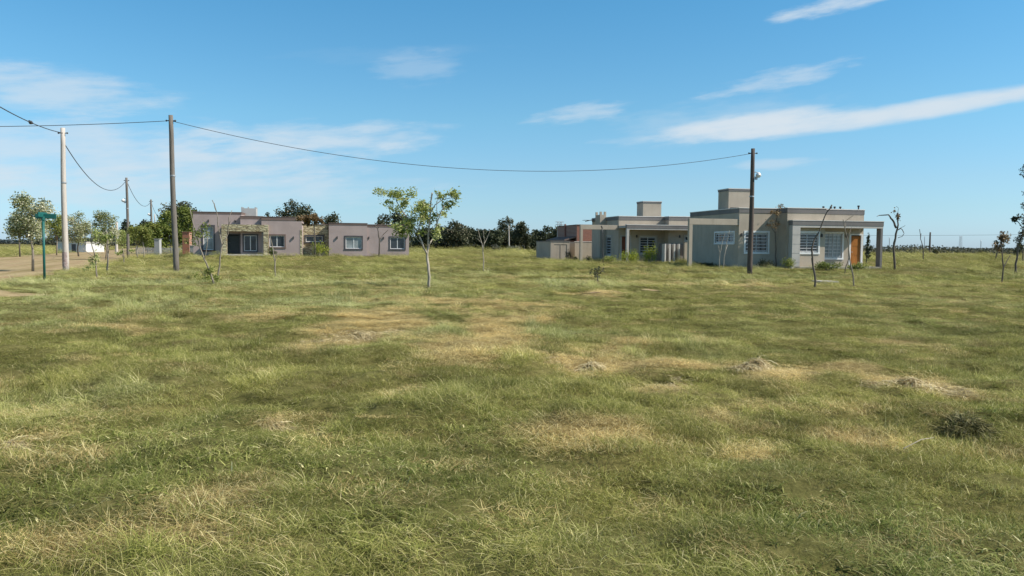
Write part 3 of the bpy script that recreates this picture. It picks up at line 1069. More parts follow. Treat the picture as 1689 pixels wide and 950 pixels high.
Lh.window('f', 0.12, 14.91, 16.24, 1.2, 2.26, WF, MAT['glass'], DF, None, 1, 0, sw=0.12)
Lh.door(1.5, 0.25, 1.35, ZL + 0.2, 2.38, MAT['dark_door'], DF)
for (u, v, z) in ((-1.35, 1.5, 3.62), (0.95, 1.5, 3.6), (6.2, 0.15, 2.15), (10.1, 0, 2.2), (12.95, 0.12, 2.2), (14.3, 0.12, 2.2), (16.42, 0.12, 2.3)):
    Lh.wall_lamp(u, v, z)
ST = MAT['stone']
Lh.mb().box(0, 4.02, -0.1, 0.2, 2.69, 3.29).box(0, 0.28, 0.2, 1.49, 2.69, 3.29).build('porch_beam', ST, Lh.root)
Lh.mb().box(0, 0.44, -0.1, 0.2, 0, 2.688).build('porch_pillar', ST, Lh.root)
Lh.mb().box(3.6, 4.02, -0.1, 0.148, 0, 2.688).build('porch_pillar', ST, Lh.root)
Lh.mb().box(0.285, 3.4, 0.205, 0.89, 3.0, 3.22).box(0.285, 1.485, 0.89, 1.495, 3.0, 3.22).build('porch_roof', MAT['pier'], Lh.root)
Lh.mb().box(0.0, 4.1, -0.3, 0.89, 0.1, 0.62).box(0.0, 1.48, 0.89, 1.49, 0.1, 0.62).build('porch_floor', MAT['cap'], Lh.root)
Lh.mb().box(6.80, 6.98, 0.125, 0.149, 0.2, 2.9).build('stone_pilaster', ST, Lh.root)
m = Lh.mb().box(1.15, 2.5, 4.0, 5.2, 3.85, 4.92)
for (u, v) in ((1.22, 4.07), (2.43, 4.07), (1.22, 5.1), (2.43, 5.1), (1.8, 4.07)):
    m.box(u - 0.06, u + 0.06, v - 0.06, v + 0.06, 4.92, 5.04)
m.build('tank_housing', MAT['grey_tank'], Lh.root)

# ---- things behind and left of the pink house
def pier_thing(name, px0, px1, pyt, pyb, Y, mat, label, cat, depth=0.4, capm=None):
    a, b = at(px0, pyb, Y), at(px1, pyb, Y)
    t = at(px0, pyt, Y)
    z0 = tz(a.x, a.y)
    r = empty(name, ((a.x + b.x) / 2, Y, z0), 0, label, cat)
    w = (b.x - a.x) / 2
    h = t.z - z0
    MB().box(-w, w, 0, depth, -0.3, h).build('shaft', mat, r, bevel=0.01)
    MB().box(-w - 0.05, w + 0.05, -0.05, depth + 0.05, h + 0.002, h + 0.09).build('cap', capm or mat, r, bevel=0.01)
    return r


pier_thing('gate_pier', 301, 312.5, 383.5, 412, 88, MAT['brick_orange'], 'tall red brick pier with flat cap left of the pink house', 'pier', 0.7, MAT['brick'])
pier_thing('gate_pier', 254.5, 263, 395, 413, 100, MAT['grey_tank'], 'plain grey gate pier beside the distant lamp pole', 'pier', 0.6)
a, b = at(313, 411, 86), at(323, 411, 86)
r = empty('garden_wall', (a.x, 86, tz(a.x, 86)), 0, 'short grey wall between the brick pier and the pink house', 'wall')
MB().box(0, b.x - a.x, 0, 0.2, -0.3, 0.95).build('wall', MAT['grey_tank'], r)
MB().box(-0.04, b.x - a.x + 0.03, -0.04, 0.24, 0.952, 1.02).build('coping', MAT['cap'], r)
a, b = at(224, 412, 106), at(300, 412, 106)
r = empty('fence', (a.x, 106, tz(a.x, 106)), 0, 'low pale picket fence in front of the big green trees', 'fence')
m, ps = MB(), MB()
W = b.x - a.x
for k in range(int(W / 0.16)):
    m.box(k * 0.16, k * 0.16 + 0.07, 0, 0.025, 0.05, 0.95 + 0.05 * random.random())
m.box(0, W, 0.026, 0.06, 0.25, 0.33).box(0, W, 0.026, 0.06, 0.75, 0.83)
m.build('pickets', MAT['pier'], r)
for k in range(5):
    MB().box(k * W / 4 - 0.06, k * W / 4 + 0.06, 0.062, 0.18, -0.2, 1.1).build('post', MAT['pole_wood'], r)
a, b = at(93, 408, 128), at(146, 408, 128)
z0 = tz(a.x, 128)
r = empty('white_building', (a.x, 128, z0 - 0.1), math.radians(-8), 'long low whitewashed building across the dirt road', 'building')
W = b.x - a.x
m = MB()
wall_path(m, rect(0, W, 0, 4.5), -0.2, 1.75, {0: [(1.3, 1.9, 0.5, 1.2), (2.6, 3.4, 0, 1.5)]})
m.build('wall', MAT['whitewash'], r)
MB().box(-0.15, W + 0.15, -0.15, 4.65, 1.752, 1.86).build('roof', MAT['cap'], r)
MB().box(2.6, 3.4, 0.1, 0.15, 0, 1.5).build('door', DF, r)
MB().box(1.3, 1.9, 0.1, 0.13, 0.5, 1.2).build('window', MAT['glass'], r)

# ------------------------------------------------------------------ poles, cables, street sign
POLE_LABELS = 'utility poles along the roads'


def pole(px_b, py_b, px_t, py_t, r0, r1, mat, label, lamp=None, Y=None, group=POLE_LABELS, name='utility_pole', bits=True):
    if Y is None:
        p = plant_at(px_b, py_b)
    else:
        q = at(px_b, py_b, Y)
        p = Vector((q.x, Y, tz(q.x, Y)))
    top = at(px_t, py_t, p.y)
    root = empty(name, p, 0, label, 'pole', group)
    d = top - p
    n = 9
    pts = []
    rr = []
    for i in range(n + 1):
        t = i / n
        w = 0.02 * math.sin(5 * t + px_b)
        pts.append((d.x * t + w * (1 if 0 < i < n else 0), 0.0 + w * 0.5, -0.3 + (d.z + 0.3) * t))
        rr.append(r0 + (r1 - r0) * t)
    MB().tube(pts, rr, 12).build('shaft', mat, root, smooth=True)
    if bits:
        hz = d.z - 0.28
        hx = d.x * hz / d.z
        MB().tube([(hx - r1 * 1.9, -0.01, hz), (hx + r1 * 1.9, 0.01, hz)], 0.025, 6).ball((hx - r1 * 2.1, 0, hz), 0.05).ball((hx + r1 * 2.1, 0, hz), 0.05).build('insulator', MAT['iron'], root)
        MB().tube([(d.x * 0.62, 0, d.z * 0.62 - 0.04), (d.x * 0.62, 0, d.z * 0.62 + 0.04)], (r0 + r1) / 2 + 0.012, 12).build('band', MAT['steel'], root)
    if lamp:
        side, zl, rl = lamp
        hx = d.x * zl / d.z
        arm = MB().tube([(hx, 0, zl + 0.1), (hx + side * 0.22, -0.02, zl + 0.14), (hx + side * 0.36, -0.04, zl + 0.06)], 0.022, 6).build('lamp_arm', MAT['steel'], root)
        lp = MB().tube([(hx + side * 0.36, -0.04, zl + 0.12), (hx + side * 0.36, -0.04, zl + 0.05), (hx + side * 0.36, -0.04, zl - 0.04), (hx + side * 0.36, -0.04, zl - 0.1)], [rl * 0.35, rl * 0.7, rl, rl * 1.02], 14).build('lamp_head', MAT['lamp_white'], root, smooth=True)
        MB().ball((hx + side * 0.36, -0.04, zl - 0.1), rl * 0.85, 12, 8, 0.8).build('globe', MAT['lamp_white'], lp, smooth=True)
        MB().box(hx + side * (r0 + 0.0), hx + side * (r0 + 0.13), -0.1, 0.06, zl - 0.32, zl - 0.14).build('junction_box', MAT['steel'], root)
    return root, p, top


PA, pA, tA = pole(108.5, 447, 103.5, 211, 0.165, 0.115, MAT['pole_pale'], 'thick pale utility pole at the edge of the dirt road, tallest on the left')
MB().tube([(0.0, 0, 0.25), (0.0, 0, 1.05)], [0.168, 0.164], 12, cap=False).build('worn_paint_band', wood('pinkish_worn_paint', (0.20, 0.13, 0.12), (0.50, 0.42, 0.39), 0.9, (5, 5, 3)), PA, smooth=True)
P2, p2, t2 = pole(212, 426, 208.5, 293, 0.15, 0.11, MAT['pole_wood'], 'grey lamp pole with round white lamp facing the dirt road', (-1, 5.9, 0.19))
P3, p3, t3 = pole(252, 419, 249, 329, 0.16, 0.12, MAT['pole_wood'], 'distant lamp pole next to the grey gate pier', (-1, 5.9, 0.2))
PW, pW, tW = pole(291, 452, 281.5, 190, 0.15, 0.108, MAT['pole_wood'], 'tall leaning weathered wooden pole in front of the pink house')
PR, pR, tR = pole(1236.5, 452, 1242, 245, 0.165, 0.115, MAT['pole_dark'], 'dark wooden pole with white lamp in front of the nearest beige house', (1, 6.0, 0.16))
pole(192.5, 413, 192, 366, 0.20, 0.16, MAT['pole_pale'], 'short pale concrete post between the roadside trees', Y=112, bits=False)
pole(256, 408, 255, 353, 0.12, 0.09, MAT['pole_pale'], 'thin pale pole just right of the distant lamp pole', Y=140, bits=False)
pole(840, 415, 839, 372, 0.15, 0.11, MAT['pole_pale'], 'slender pale pole in front of the dark tree line', Y=190, bits=False)
pole(1533, 416, 1534.5, 383, 0.26, 0.2, MAT['pole_dark'], 'thickest of the dark poles on the right horizon', Y=230, group='far poles on the right horizon', bits=False)
for (px, pyt, Y, lb) in ((1467, 391, 330, 'faint thin pole just right of the near house porch'), (1525, 389, 360, 'faint thin pole left of the thickest horizon pole'),
                         (1618, 396, 340, 'faint thin pole above the round dark bush'), (1655, 393, 340, 'faint thin pole behind the two topped saplings')):
    pole(px, 414, px, pyt, 0.16, 0.12, MAT['steel'], lb, Y=Y, group='far poles on the right horizon', bits=False)


def lattice(px, py_t, Y, w, label, arms):
    b = at(px, 412, Y)
    t = at(px, py_t, Y)
    z0 = tz(b.x, Y)
    h = t.z - z0
    r = empty('lattice_mast', (b.x, Y, z0), 0, label, 'mast')
    m = MB()
    n = 9
    c = [(-w, -w), (w, -w), (w, w), (-w, w)]
    for (x, y) in c:
        m.tube([(x, y, -0.2), (x * 0.6, y * 0.6, h)], 0.045, 5)
    for k in range(n):
        s0, s1 = 1 - 0.4 * k / n, 1 - 0.4 * (k + 1) / n
        for i in range(4):
            p, q = c[i], c[(i + 1) % 4]
            m.tube([(p[0] * s0, p[1] * s0, h * k / n), (q[0] * s1, q[1] * s1, h * (k + 1) / n)], 0.025, 4)
    m.build('lattice', MAT['steel'], r)
    for z in arms:
        MB().tube([(-w * 1.5, 0, h * z), (w * 1.5, 0, h * z)], 0.05, 5).build('cross_arm', MAT['steel'], r)


lattice(922.5, 366, 125, 0.42, 'grey lattice mast rising behind the brick house', (1.0, 0.92))
lattice(1584, 390, 330, 0.5, 'tallest grey lattice mast on the right horizon', (1.0,))


def cable(p, q, sag, r, label, n=40, name='overhead_cable'):
    pts = []
    p, q = Vector(p), Vector(q)
    for i in range(n + 1):
        t = i / n
        v = p.lerp(q, t)
        v.z -= 4 * sag * t * (1 - t)
        pts.append(v)
    o = MB().tube(pts, r, 6).build(name, MAT['cable'], None, smooth=True)
    return tag(o, label, 'cable', 'overhead cables')


attA = Vector((tA.x, pA.y - 0.02, tA.z - 0.28))
prevA = Vector((pA.x + 14.3, pA.y - 37.2, 7.6))
c1 = cable(prevA + Vector((0, 0, 0)), attA, 0.95, 0.022, 'thick black cable running from the pale pole towards the upper left edge', 60)
jp = at(58, 205, 36.4)
t_ = (jp.y - prevA.y) / (attA.y - prevA.y)
jv = prevA.lerp(attA, t_)
jv.z -= 4 * 0.95 * t_ * (1 - t_)
MB().ball(jv, 0.085, 10, 7).tube([jv + Vector((-0.05, 0.2, 0)), jv + Vector((0.08, -0.24, 0.02))], 0.05, 8).build('splice', MAT['cable'], c1)
cable((tA.x, pA.y + 0.02, tA.z - 0.75), (t2.x, p2.y, t2.z - 0.25), 1.75, 0.024, 'sagging cable between the pale pole and the lamp pole')
cable((t2.x, p2.y, t2.z - 0.28), (t3.x, p3.y, t3.z - 0.28), 1.5, 0.026, 'sagging cable between the two distant lamp poles')
cable((t3.x, p3.y, t3.z - 0.28), (t3.x - 13, p3.y + 34, 7.6), 1.5, 0.026, 'cable leading away behind the distant lamp pole')
attW = Vector((tW.x, pW.y, tW.z - 0.28))
attR = Vector((tR.x, pR.y, tR.z - 0.28))
cable(attW, attR, 1.75, 0.014, 'long thin cable sagging between the leaning pole and the dark pole', 70)
cable(attW, attW + Vector((-31.6, -7.2, -0.1)), 0.8, 0.016, 'cable from the leaning pole straight to the left edge')
cable(at(1380, 388, 240), at(1740, 386, 240), 0.2, 0.035, 'faint far power line above the right horizon')

sp_ = plant_at(73.5, 462)
sr = empty('street_sign', sp_, math.radians(8), 'teal green street name sign on a slim post beside the dirt road', 'sign')
MB().tube([(0, 0, -0.2), (0, 0, 2.5)], 0.047, 12).build('post', MAT['sign_green'], sr, smooth=True)
MB().tube([(0, 0, 2.42), (0, 0, 2.58)], 0.075, 12).build('bracket', MAT['sign_green'], sr)
MB().box(-0.30, 0.50, -0.02, 0.02, 2.49, 2.69).build('name_plate', MAT['sign_green'], sr, bevel=0.015)
MB().box(-0.02, 0.02, -0.45, 0.35, 2.55, 2.75).build('name_plate', MAT['sign_green'], sr, bevel=0.015)


# ------------------------------------------------------------------ trees and plants
def leaves(name, centers, size, mat, parent, droop=0.0, aspect=0.5, tint=None, seed=1, up=0.0):
    """one mesh of many small folded leaves"""
    r = np.random.default_rng(seed)
    c = np.asarray(centers, float)
    n = len(c)
    d = r.normal(size=(n, 3))
    d[:, 2] = d[:, 2] * 0.7 - droop + up
    d /= np.linalg.norm(d, axis=1)[:, None]
    s = r.normal(size=(n, 3))
    s -= d * (s * d).sum(1)[:, None]
    s /= np.linalg.norm(s, axis=1)[:, None]
    L = size * (0.55 + 0.9 * r.random(n))[:, None]
    Wd = L * aspect
    nrm = np.cross(d, s)
    a = c - d * L * 0.5
    b = c + s * Wd * 0.5 + nrm * Wd * 0.12
    e = c + d * L * 0.5
    f = c - s * Wd * 0.5 + nrm * Wd * 0.12
    V = np.stack([a, b, e, f], 1).reshape(-1, 3)
    F = np.arange(4 * n).reshape(n, 4)
    t = r.random(n) if tint is None else np.clip(tint + 0.22 * r.normal(size=n), 0, 1)
    me = np_mesh(name, V, F, mat, {'tint': ('FACE', t)})
    o = bpy.data.objects.new(name, me)
    COL.objects.link(o)
    if parent:
        o.parent = parent
    return o


def clump_points(r, n, lobes):
    """points spread in and mostly near the surface of several uneven lobes"""
    lob = np.array([[*c, *rad] for c, rad in lobes])
    vol = lob[:, 3] * lob[:, 4] * lob[:, 5]
    idx = r.choice(len(lob), n, p=vol ** 0.75 / (vol ** 0.75).sum())
    d = r.normal(size=(n, 3))
    d /= np.linalg.norm(d, axis=1)[:, None]
    q = r.random(n) ** 0.42
    # ragged: scale lobe radius by direction noise
    k = 0.85 + 0.3 * np.sin(d[:, 0] * 7 + idx) * np.sin(d[:, 2] * 9 + idx * 2.1)
    p = lob[idx, :3] + d * lob[idx, 3:] * (q * k)[:, None]
    return p, idx


def crown_tree(name, px, py_top, py_base, wpx, Y, leaf, bark, label, group, seed, cb=0.25, n=2600, ls=0.22, trunks=1, nl=11, lean=0.0, cat='tree', spread=1.0):
    b = at(px, py_base, Y)
    z0 = tz(b.x, Y)
    h = at(px, py_top, Y).z - z0
    w = wpx / FPX * Y / 2 * (1.22 if group == RT else 1.0)
    n = int(n * (2.6 if group == RT else 1.0))
    ls = ls * (0.72 if group == RT else 1.0)
    root = empty(name, (b.x, Y, z0), 0, label, cat, group)
    rr = random.Random(seed)
    r = np.random.default_rng(seed)
    lobes = []
    zb = h * cb
    ch = h - zb
    cx = lean * h
    # a main body and side lobes, kept inside the measured outline
    lobes.append(((cx, 0, zb + ch * 0.48), (w * 0.72, w * 0.72, ch * 0.46)))
    for k in range(nl):
        a = 2 * math.pi * (k / nl) + rr.uniform(-.4, .4)
        zf = rr.uniform(0.08, 0.86)
        prof = math.sin(math.pi * min(1, 0.18 + zf * 0.78)) ** 0.7
        rad = w * rr.uniform(0.30, 0.50)
        R = max(0.0, (w - rad)) * prof * rr.uniform(0.75, 1.05) * spread
        lobes.append(((cx * (0.6 + zf * 0.5) + R * math.cos(a), R * math.sin(a), zb + ch * zf), (rad, rad, min(rad * 1.0, ch * 0.3))))
    lobes.append(((cx + w * rr.uniform(-.2, .2), 0, h - ch * 0.14), (w * 0.36, w * 0.36, ch * 0.16)))
    m = MB()
    for t in range(trunks):
        bx = (t - (trunks - 1) / 2) * 0.35 * w
        r0 = max(0.05, h * 0.018)
        tp = [(bx, 0, -0.2), (bx + rr.uniform(-.04, .04) * h, rr.uniform(-.03, .03) * h, zb * 0.6), (bx * 0.6 + cx * 0.6 + rr.uniform(-.04, .04) * h, 0, zb + ch * 0.25), (cx + bx * 0.4, 0, zb + ch * 0.7)]
        m.tube(tp, [r0, r0 * 0.8, r0 * 0.6, r0 * 0.2], 7)
        for lo in lobes[1:]:
            if rr.random() < 0.75 / trunks:
                c = lo[0]
                s = Vector(tp[2]) * 0.5 + Vector(tp[1]) * 0.5
                mid = s.lerp(Vector(c), 0.5) + Vector((0, 0, 0.04 * h))
                m.tube([s, mid, c], [r0 * 0.45, r0 * 0.3, r0 * 0.1], 5)
    m.build('trunk', bark, root, smooth=True)
    p, idx = clump_points(r, n, lobes)
    tone = r.random(len(lobes))
    o = leaves('crown', p, ls, leaf, root, tint=0.2 + 0.5 * tone[idx], seed=seed, aspect=0.6)
    return root


# --- row of roadside trees on the left
RT = 'roadside trees along the dirt road'
G = LEAF
crown_tree('roadside_tree', 54, 321, 449, 72, 43.2, G['silver'], MAT['bark_grey'], 'leaning silvery leaved tree behind the teal street sign', RT, 5, 0.40, 2600, 0.15, 1, 12, 0.0)
crown_tree('roadside_tree', 33, 348, 419, 40, 84, G['silver'], MAT['bark_dark'], 'small dark tree across the road, farthest left', RT, 6, 0.42, 1200, 0.22)
crown_tree('roadside_tree', 93, 352, 414, 40, 96, G['green'], MAT['bark_grey'], 'green tree half hidden by the thick pale pole', RT, 8, 0.35, 1500, 0.24)
crown_tree('roadside_tree', 130, 347, 417, 46, 90, G['silver'], MAT['bark_dark'], 'round silvery tree in front of the white building', RT, 9, 0.28, 1900, 0.22)
crown_tree('roadside_tree', 174, 347, 428, 46, 74, G['silver'], MAT['bark_grey'], 'dense rounded tree just left of the pale concrete post', RT, 10, 0.30, 2200, 0.18)
crown_tree('roadside_tree', 203, 378, 424, 30, 84, G['pale'], MAT['bark_grey'], 'small thin pale tree beside the nearer lamp pole', RT, 12, 0.35, 600, 0.18)
crown_tree('roadside_tree', 232, 370, 428, 42, 78, G['green'], MAT['bark_pale'], 'light green tree with two stems right of the nearer lamp pole', RT, 13, 0.38, 1700, 0.19, 2)
crown_tree('dark_tree', 210, 360, 412, 34, 165, G['dark'], MAT['bark_dark'], 'dark round tree far behind the nearer lamp pole', 'tall trees behind the pink house', 14, 0.12, 1500, 0.42)
# --- large green trees behind fence, left of pink house
LG = 'tall trees behind the pink house'
crown_tree('leafy_tree', 254, 366, 412, 46, 118, G['green'], MAT['bark_grey'], 'bright green tree behind the low picket fence, nearest the grey pier', LG, 15, 0.12, 2600, 0.3)
crown_tree('leafy_tree', 276, 345, 412, 62, 120, G['green'], MAT['bark_grey'], 'wide bright green tree left of the leaning wooden pole', LG, 16, 0.10, 4200, 0.32)
crown_tree('leafy_tree', 308, 338, 412, 58, 122, G['green'], MAT['bark_grey'], 'tall green tree behind the red brick pier', LG, 17, 0.10, 4200, 0.32)
crown_tree('gum_tree', 300, 331, 412, 86, 150, G['gum'], MAT['bark_pale'], 'broad dark flat topped tree above the green trees', LG, 18, 0.3, 4200, 0.42, 2)
crown_tree('gum_tree', 240, 362, 412, 40, 160, G['dark'], MAT['bark_dark'], 'dark tree behind the distant lamp pole', LG, 19, 0.2, 1600, 0.42)
crown_tree('gum_tree', 484, 328, 412, 76, 165, G['gum'], MAT['bark_pale'], 'tall rounded dark tree rising above the middle of the pink house', LG, 20, 0.25, 4600, 0.42, 2, 14)
crown_tree('gum_tree', 441, 348, 412, 28, 175, G['dark'], MAT['bark_dark'], 'small dark treetop left of the tall rounded tree', LG, 21, 0.3, 900, 0.42)
crown_tree('gum_tree', 550, 351, 412, 54, 180, G['gum'], MAT['bark_dark'], 'dark treetop above the stone clad recess', LG, 22, 0.2, 2400, 0.45)
crown_tree('gum_tree', 634, 352, 412, 46, 185, G['gum'], MAT['bark_pale'], 'greyish treetop over the right wing of the pink house', LG, 23, 0.2, 2000, 0.45)
crown_tree('gum_tree', 660, 349, 412, 56, 195, G['dark'], MAT['bark_dark'], 'brownish dark tree behind the forked young tree', LG, 24, 0.2, 2400, 0.48)
# --- far dark tree line
TLG = 'dark tree line behind the field'
tl = [(703, 374, 44, 'leftmost tree of the dark line, behind the forked young tree'), (731, 373, 40, 'dark tree at the left shoulder of the tree line'), (754, 366, 52, 'broad domed tree of the tree line right of the forked tree'),
      (775, 376, 34, 'narrow tree sloping down right of the domed tree'), (797, 377, 34, 'low dark tree behind the twiggy sapling'), (815, 379, 32, 'low dark tree left of the tallest tree in the line'),
      (838, 357, 46, 'tallest tree of the dark tree line'), (860, 364, 34, 'second tallest tree, right shoulder of the tallest'), (885, 378, 24, 'small tree in the gap right of the tallest trees'),
      (905, 371, 36, 'rounded tree touching the brick house'), (925, 372, 26, 'grey green treetop behind the brick house'), (941, 380, 30, 'dark tree mostly hidden by the brick house')]
for i, (px, py, w, lb) in enumerate(tl):
    crown_tree('windbreak_tree', px, py, 413, w * 1.25, 215 + (i * 37 % 23), G['gum'] if i in (2, 6, 7, 10) else G['dark'], MAT['bark_pale'] if i % 2 else MAT['bark_grey'], lb, TLG, 40 + i, 0.05, 3000 if w < 40 else 4200, 0.55, 2, 12)
crown_tree('dark_conifer', 1431, 385, 428, 12, 72, G['dark'], MAT['bark_dark'], 'slim dark conifer seen through the porch of the nearest house', 'dark conifers', 60, 0.02, 500, 0.16)


def shrub(name, px, pyt, pyb, wpx, leaf, label, seed, n=700, ls=0.09, Y=None, cat='shrub', group=None):
    p = plant_at(px, pyb) if Y is None else Vector((at(px, pyb, Y).x, Y, 0))
    p.z = tz(p.x, p.y)
    h = max(0.12, at(px, pyt, p.y).z - p.z) * (1.3 if name == 'shrub' else 1.0)
    w = wpx / FPX * p.y / 2 * 1.1
    root = empty(name, p, 0, label, cat, group)
    r = np.random.default_rng(seed)
    rr = random.Random(seed)
    lobes = []
    for k in range(7):
        a = rr.uniform(0, 6.28)
        R = w * rr.uniform(0.1, 0.6)
        hh = h * rr.uniform(0.35, 0.62)
        lobes.append(((R * math.cos(a), R * math.sin(a), hh * 0.9), (w * 0.42, w * 0.42, hh * 0.6 + h * 0.1)))
    m = MB()
    for lo in lobes:
        m.tube([(0, 0, -0.05), (lo[0][0] * 0.5, lo[0][1] * 0.5, lo[0][2] * 0.5), lo[0]], [0.02, 0.014, 0.006], 5)
    m.build('stem', MAT['bark_grey'], root)
    q, idx = clump_points(r, n, lobes)
    q[:, 2] = np.abs(q[:, 2])
    leaves('foliage', q, ls, leaf, root, tint=0.3 + 0.4 * r.random(len(lobes))[idx], seed=seed, aspect=0.45, up=0.5)
    return root


shrub('shrub', 1037, 414, 441, 50, G['yellowgreen'], 'wide yellow green bush in front of the farther beige house', 70, 1500, 0.10, Y=62)
shrub('shrub', 1071, 407, 441, 30, G['yellowgreen'], 'taller yellow topped bush right of the wide bush', 71, 1200, 0.10, Y=61)
shrub('shrub', 1005, 422, 436, 30, G['green'], 'dull green bush under the barred side window', 72, 700, 0.10, Y=65)
shrub('shrub', 974, 423, 435, 18, G['dark'], 'dark low bush beside the carport pillar', 73, 500, 0.09, Y=66)
shrub('shrub', 938, 412, 433, 14, G['dark'], 'dark plant against the garden store', 74, 500, 0.09, Y=75)
shrub('shrub', 950, 424, 434, 10, G['dark'], 'small dark plant at the foot of the garden wall', 75, 300, 0.09, Y=76)
shrub('shrub', 528, 399, 424, 38, G['yellowgreen'], 'bright green bush in the stone clad recess', 76, 1100, 0.11, Y=70.5)
shrub('shrub', 449, 409, 423, 18, G['yellowgreen'], 'small yellow green bush right of the stone porch', 77, 600, 0.10, Y=70.5)
shrub('shrub', 1300, 427, 441, 36, G['green'], 'low bush at the foot of the porch pier', 78, 800, 0.09, Y=53.2)
shrub('shrub', 1262, 430, 441, 40, G['dark'], 'dark low bush under the left barred window', 79, 900, 0.09, Y=54.2)
shrub('shrub', 1160, 434, 441, 44, G['dark'], 'dark weeds along the side wall inside the carport frame', 80, 700, 0.09, Y=57)
shrub('shrub', 1365, 432, 445, 46, G['green'], 'leafy green weeds in front of the porch', 81, 1100, 0.10, Y=52.2)
shrub('shrub', 1415, 434, 445, 44, G['green'], 'leafy green weeds before the orange door', 82, 900, 0.10, Y=52.6)
shrub('bush', 1620, 410, 420, 26, G['scrub'], 'round dark bush on the right horizon', 83, 900, 0.35, Y=190)
shrub('bush', 1542, 408, 416, 12, G['scrub'], 'small dark bush right of the thickest horizon pole', 84, 500, 0.35, Y=210)
shrub('bush', 1678, 411, 419, 16, G['scrub'], 'flat dark bush at the right edge of the horizon', 85, 500, 0.35, Y=190)
shrub('bush', 818, 402, 415, 14, G['grey'], 'pale grey bush below the tall dark trees', 86, 700, 0.3, Y=170)
shrub('bush', 848, 403, 415, 38, G['grey'], 'wide pale grey bush at the foot of the tallest tree', 87, 1300, 0.3, Y=172)
shrub('bush', 888, 405, 414, 26, G['scrub'], 'dull bush left of the garden store', 88, 800, 0.3, Y=170)
shrub('weed_plant', 1481, 428, 437, 12, G['green'], 'small weed right of the dead palm', 91, 260, 0.1, Y=62)


def px_tree(name, Y, stems, label, cat='sapling', group='street saplings', bark=None, clusters=(), leaf=None, ls=0.12, seed=1, droop=0.2, base=None, part='trunk', aspect=0.5, jit=0.03):
    """young tree from measured stems: stems = [([(px,py)...], r_px_start, r_px_end)]; depth wanders so that it is a real volume"""
    rr = random.Random(seed)
    if Y is None:
        p = plant_at(*stems[0][0][0])
        Y = p.y
    b = at(*stems[0][0][0], Y)
    p = Vector((b.x, Y, tz(b.x, Y)))
    root = empty(name, p, 0, label, cat, group)
    m = MB()
    s = Y / FPX
    nd = {}
    for k, (pts, r0, r1) in enumerate(stems):
        P = []
        # subdivide and wander
        for i, q in enumerate(pts):
            key = (round(q[0]), round(q[1]))
            w = at(*q, Y) - p
            if key in nd:
                dy = nd[key]
            else:
                dy = (rr.uniform(-1, 1) * 0.35 if k else rr.uniform(-1, 1) * 0.08) * (1 if i else 0)
                nd[key] = dy
            w.y += dy
            P.append(w)
        if k == 0:
            P[0].z = -0.15
        Q, R = [], []
        for i in range(len(P) - 1):
            for j in range(3):
                t = j / 3
                v = P[i].lerp(P[i + 1], t)
                if j:
                    v += Vector((rr.uniform(-1, 1), rr.uniform(-1, 1), 0)) * jit * (P[i + 1] - P[i]).length
                Q.append(v)
                f = (i + t) / (len(P) - 1)
                R.append((r0 + (r1 - r0) * f) * 0.74 * s * rr.uniform(0.9, 1.12))
        Q.append(P[-1])
        R.append(r1 * s)
        m.tube(Q, R, 7)
    m.build(part, bark or MAT['bark_grey'], root, smooth=True)
    if clusters:
        r = np.random.default_rng(seed)
        C, T = [], []
        for (cx, cy, wx, wy, n) in clusters:
            c = at(cx, cy, Y) - p
            sub = max(3, n // 40)
            cen = r.normal(size=(sub, 3)) * np.array([wx * s * 0.42, wx * s * 0.42, wy * s * 0.42])
            sel = r.integers(0, sub, n)
            q = np.array(c) + cen[sel] + r.normal(size=(n, 3)) * np.array([wx * s * 0.2, wx * s * 0.22, wy * s * 0.2])
            C.append(q)
            T.append(0.25 + 0.5 * r.random(sub)[sel])
        C = [np.concatenate([c, c + r.normal(size=c.shape) * 0.05, c + r.normal(size=c.shape) * 0.07]) for c in C]
        T = [np.concatenate([t, t, t]) for t in T]
        leaves('crown', np.concatenate(C), ls, leaf or G['pale'], root, droop=droop, aspect=aspect, tint=np.concatenate(T), seed=seed)
    return root


# the forked young tree in the middle of the field
px_tree('young_tree', None,
        [([(708, 474), (707, 445), (704, 420), (706, 405), (707, 380), (710, 350), (713, 318)], 3.6, 1.4),
         ([(704, 420), (698, 405), (690, 385), (676, 366), (662, 346), (652, 330)], 2.3, 0.9),
         ([(706, 405), (714, 390), (721, 370), (727, 352), (734, 340)], 2.0, 0.8),
         ([(710, 350), (718, 338), (730, 330), (745, 326)], 1.2, 0.6),
         ([(721, 370), (721, 345), (721, 318)], 1.0, 0.5),
         ([(690, 385), (688, 365), (684, 340)], 1.2, 0.6),
         ([(690, 385), (694, 360), (700, 335)], 1.0, 0.6), ([(698, 405), (685, 392), (672, 383)], 1.0, 0.5)],
        'forked young tree with ragged green tufts standing alone in mid field', 'tree', None, MAT['bark_pale'],
        [(640, 322, 22, 15, 130), (650, 337, 22, 14, 120), (668, 340, 14, 12, 60), (684, 334, 24, 18, 170), (698, 345, 20, 18, 130), (688, 358, 26, 16, 160), (706, 356, 14, 10, 50), (674, 375, 26, 14, 130), (668, 384, 22, 8, 60),
         (744, 322, 20, 12, 110), (752, 329, 14, 12, 60), (738, 340, 14, 12, 90), (722, 383, 12, 30, 60), (722, 316, 5, 2, 8), (690, 372, 20, 12, 70)], G['pale'], 0.115, 101, aspect=0.42)
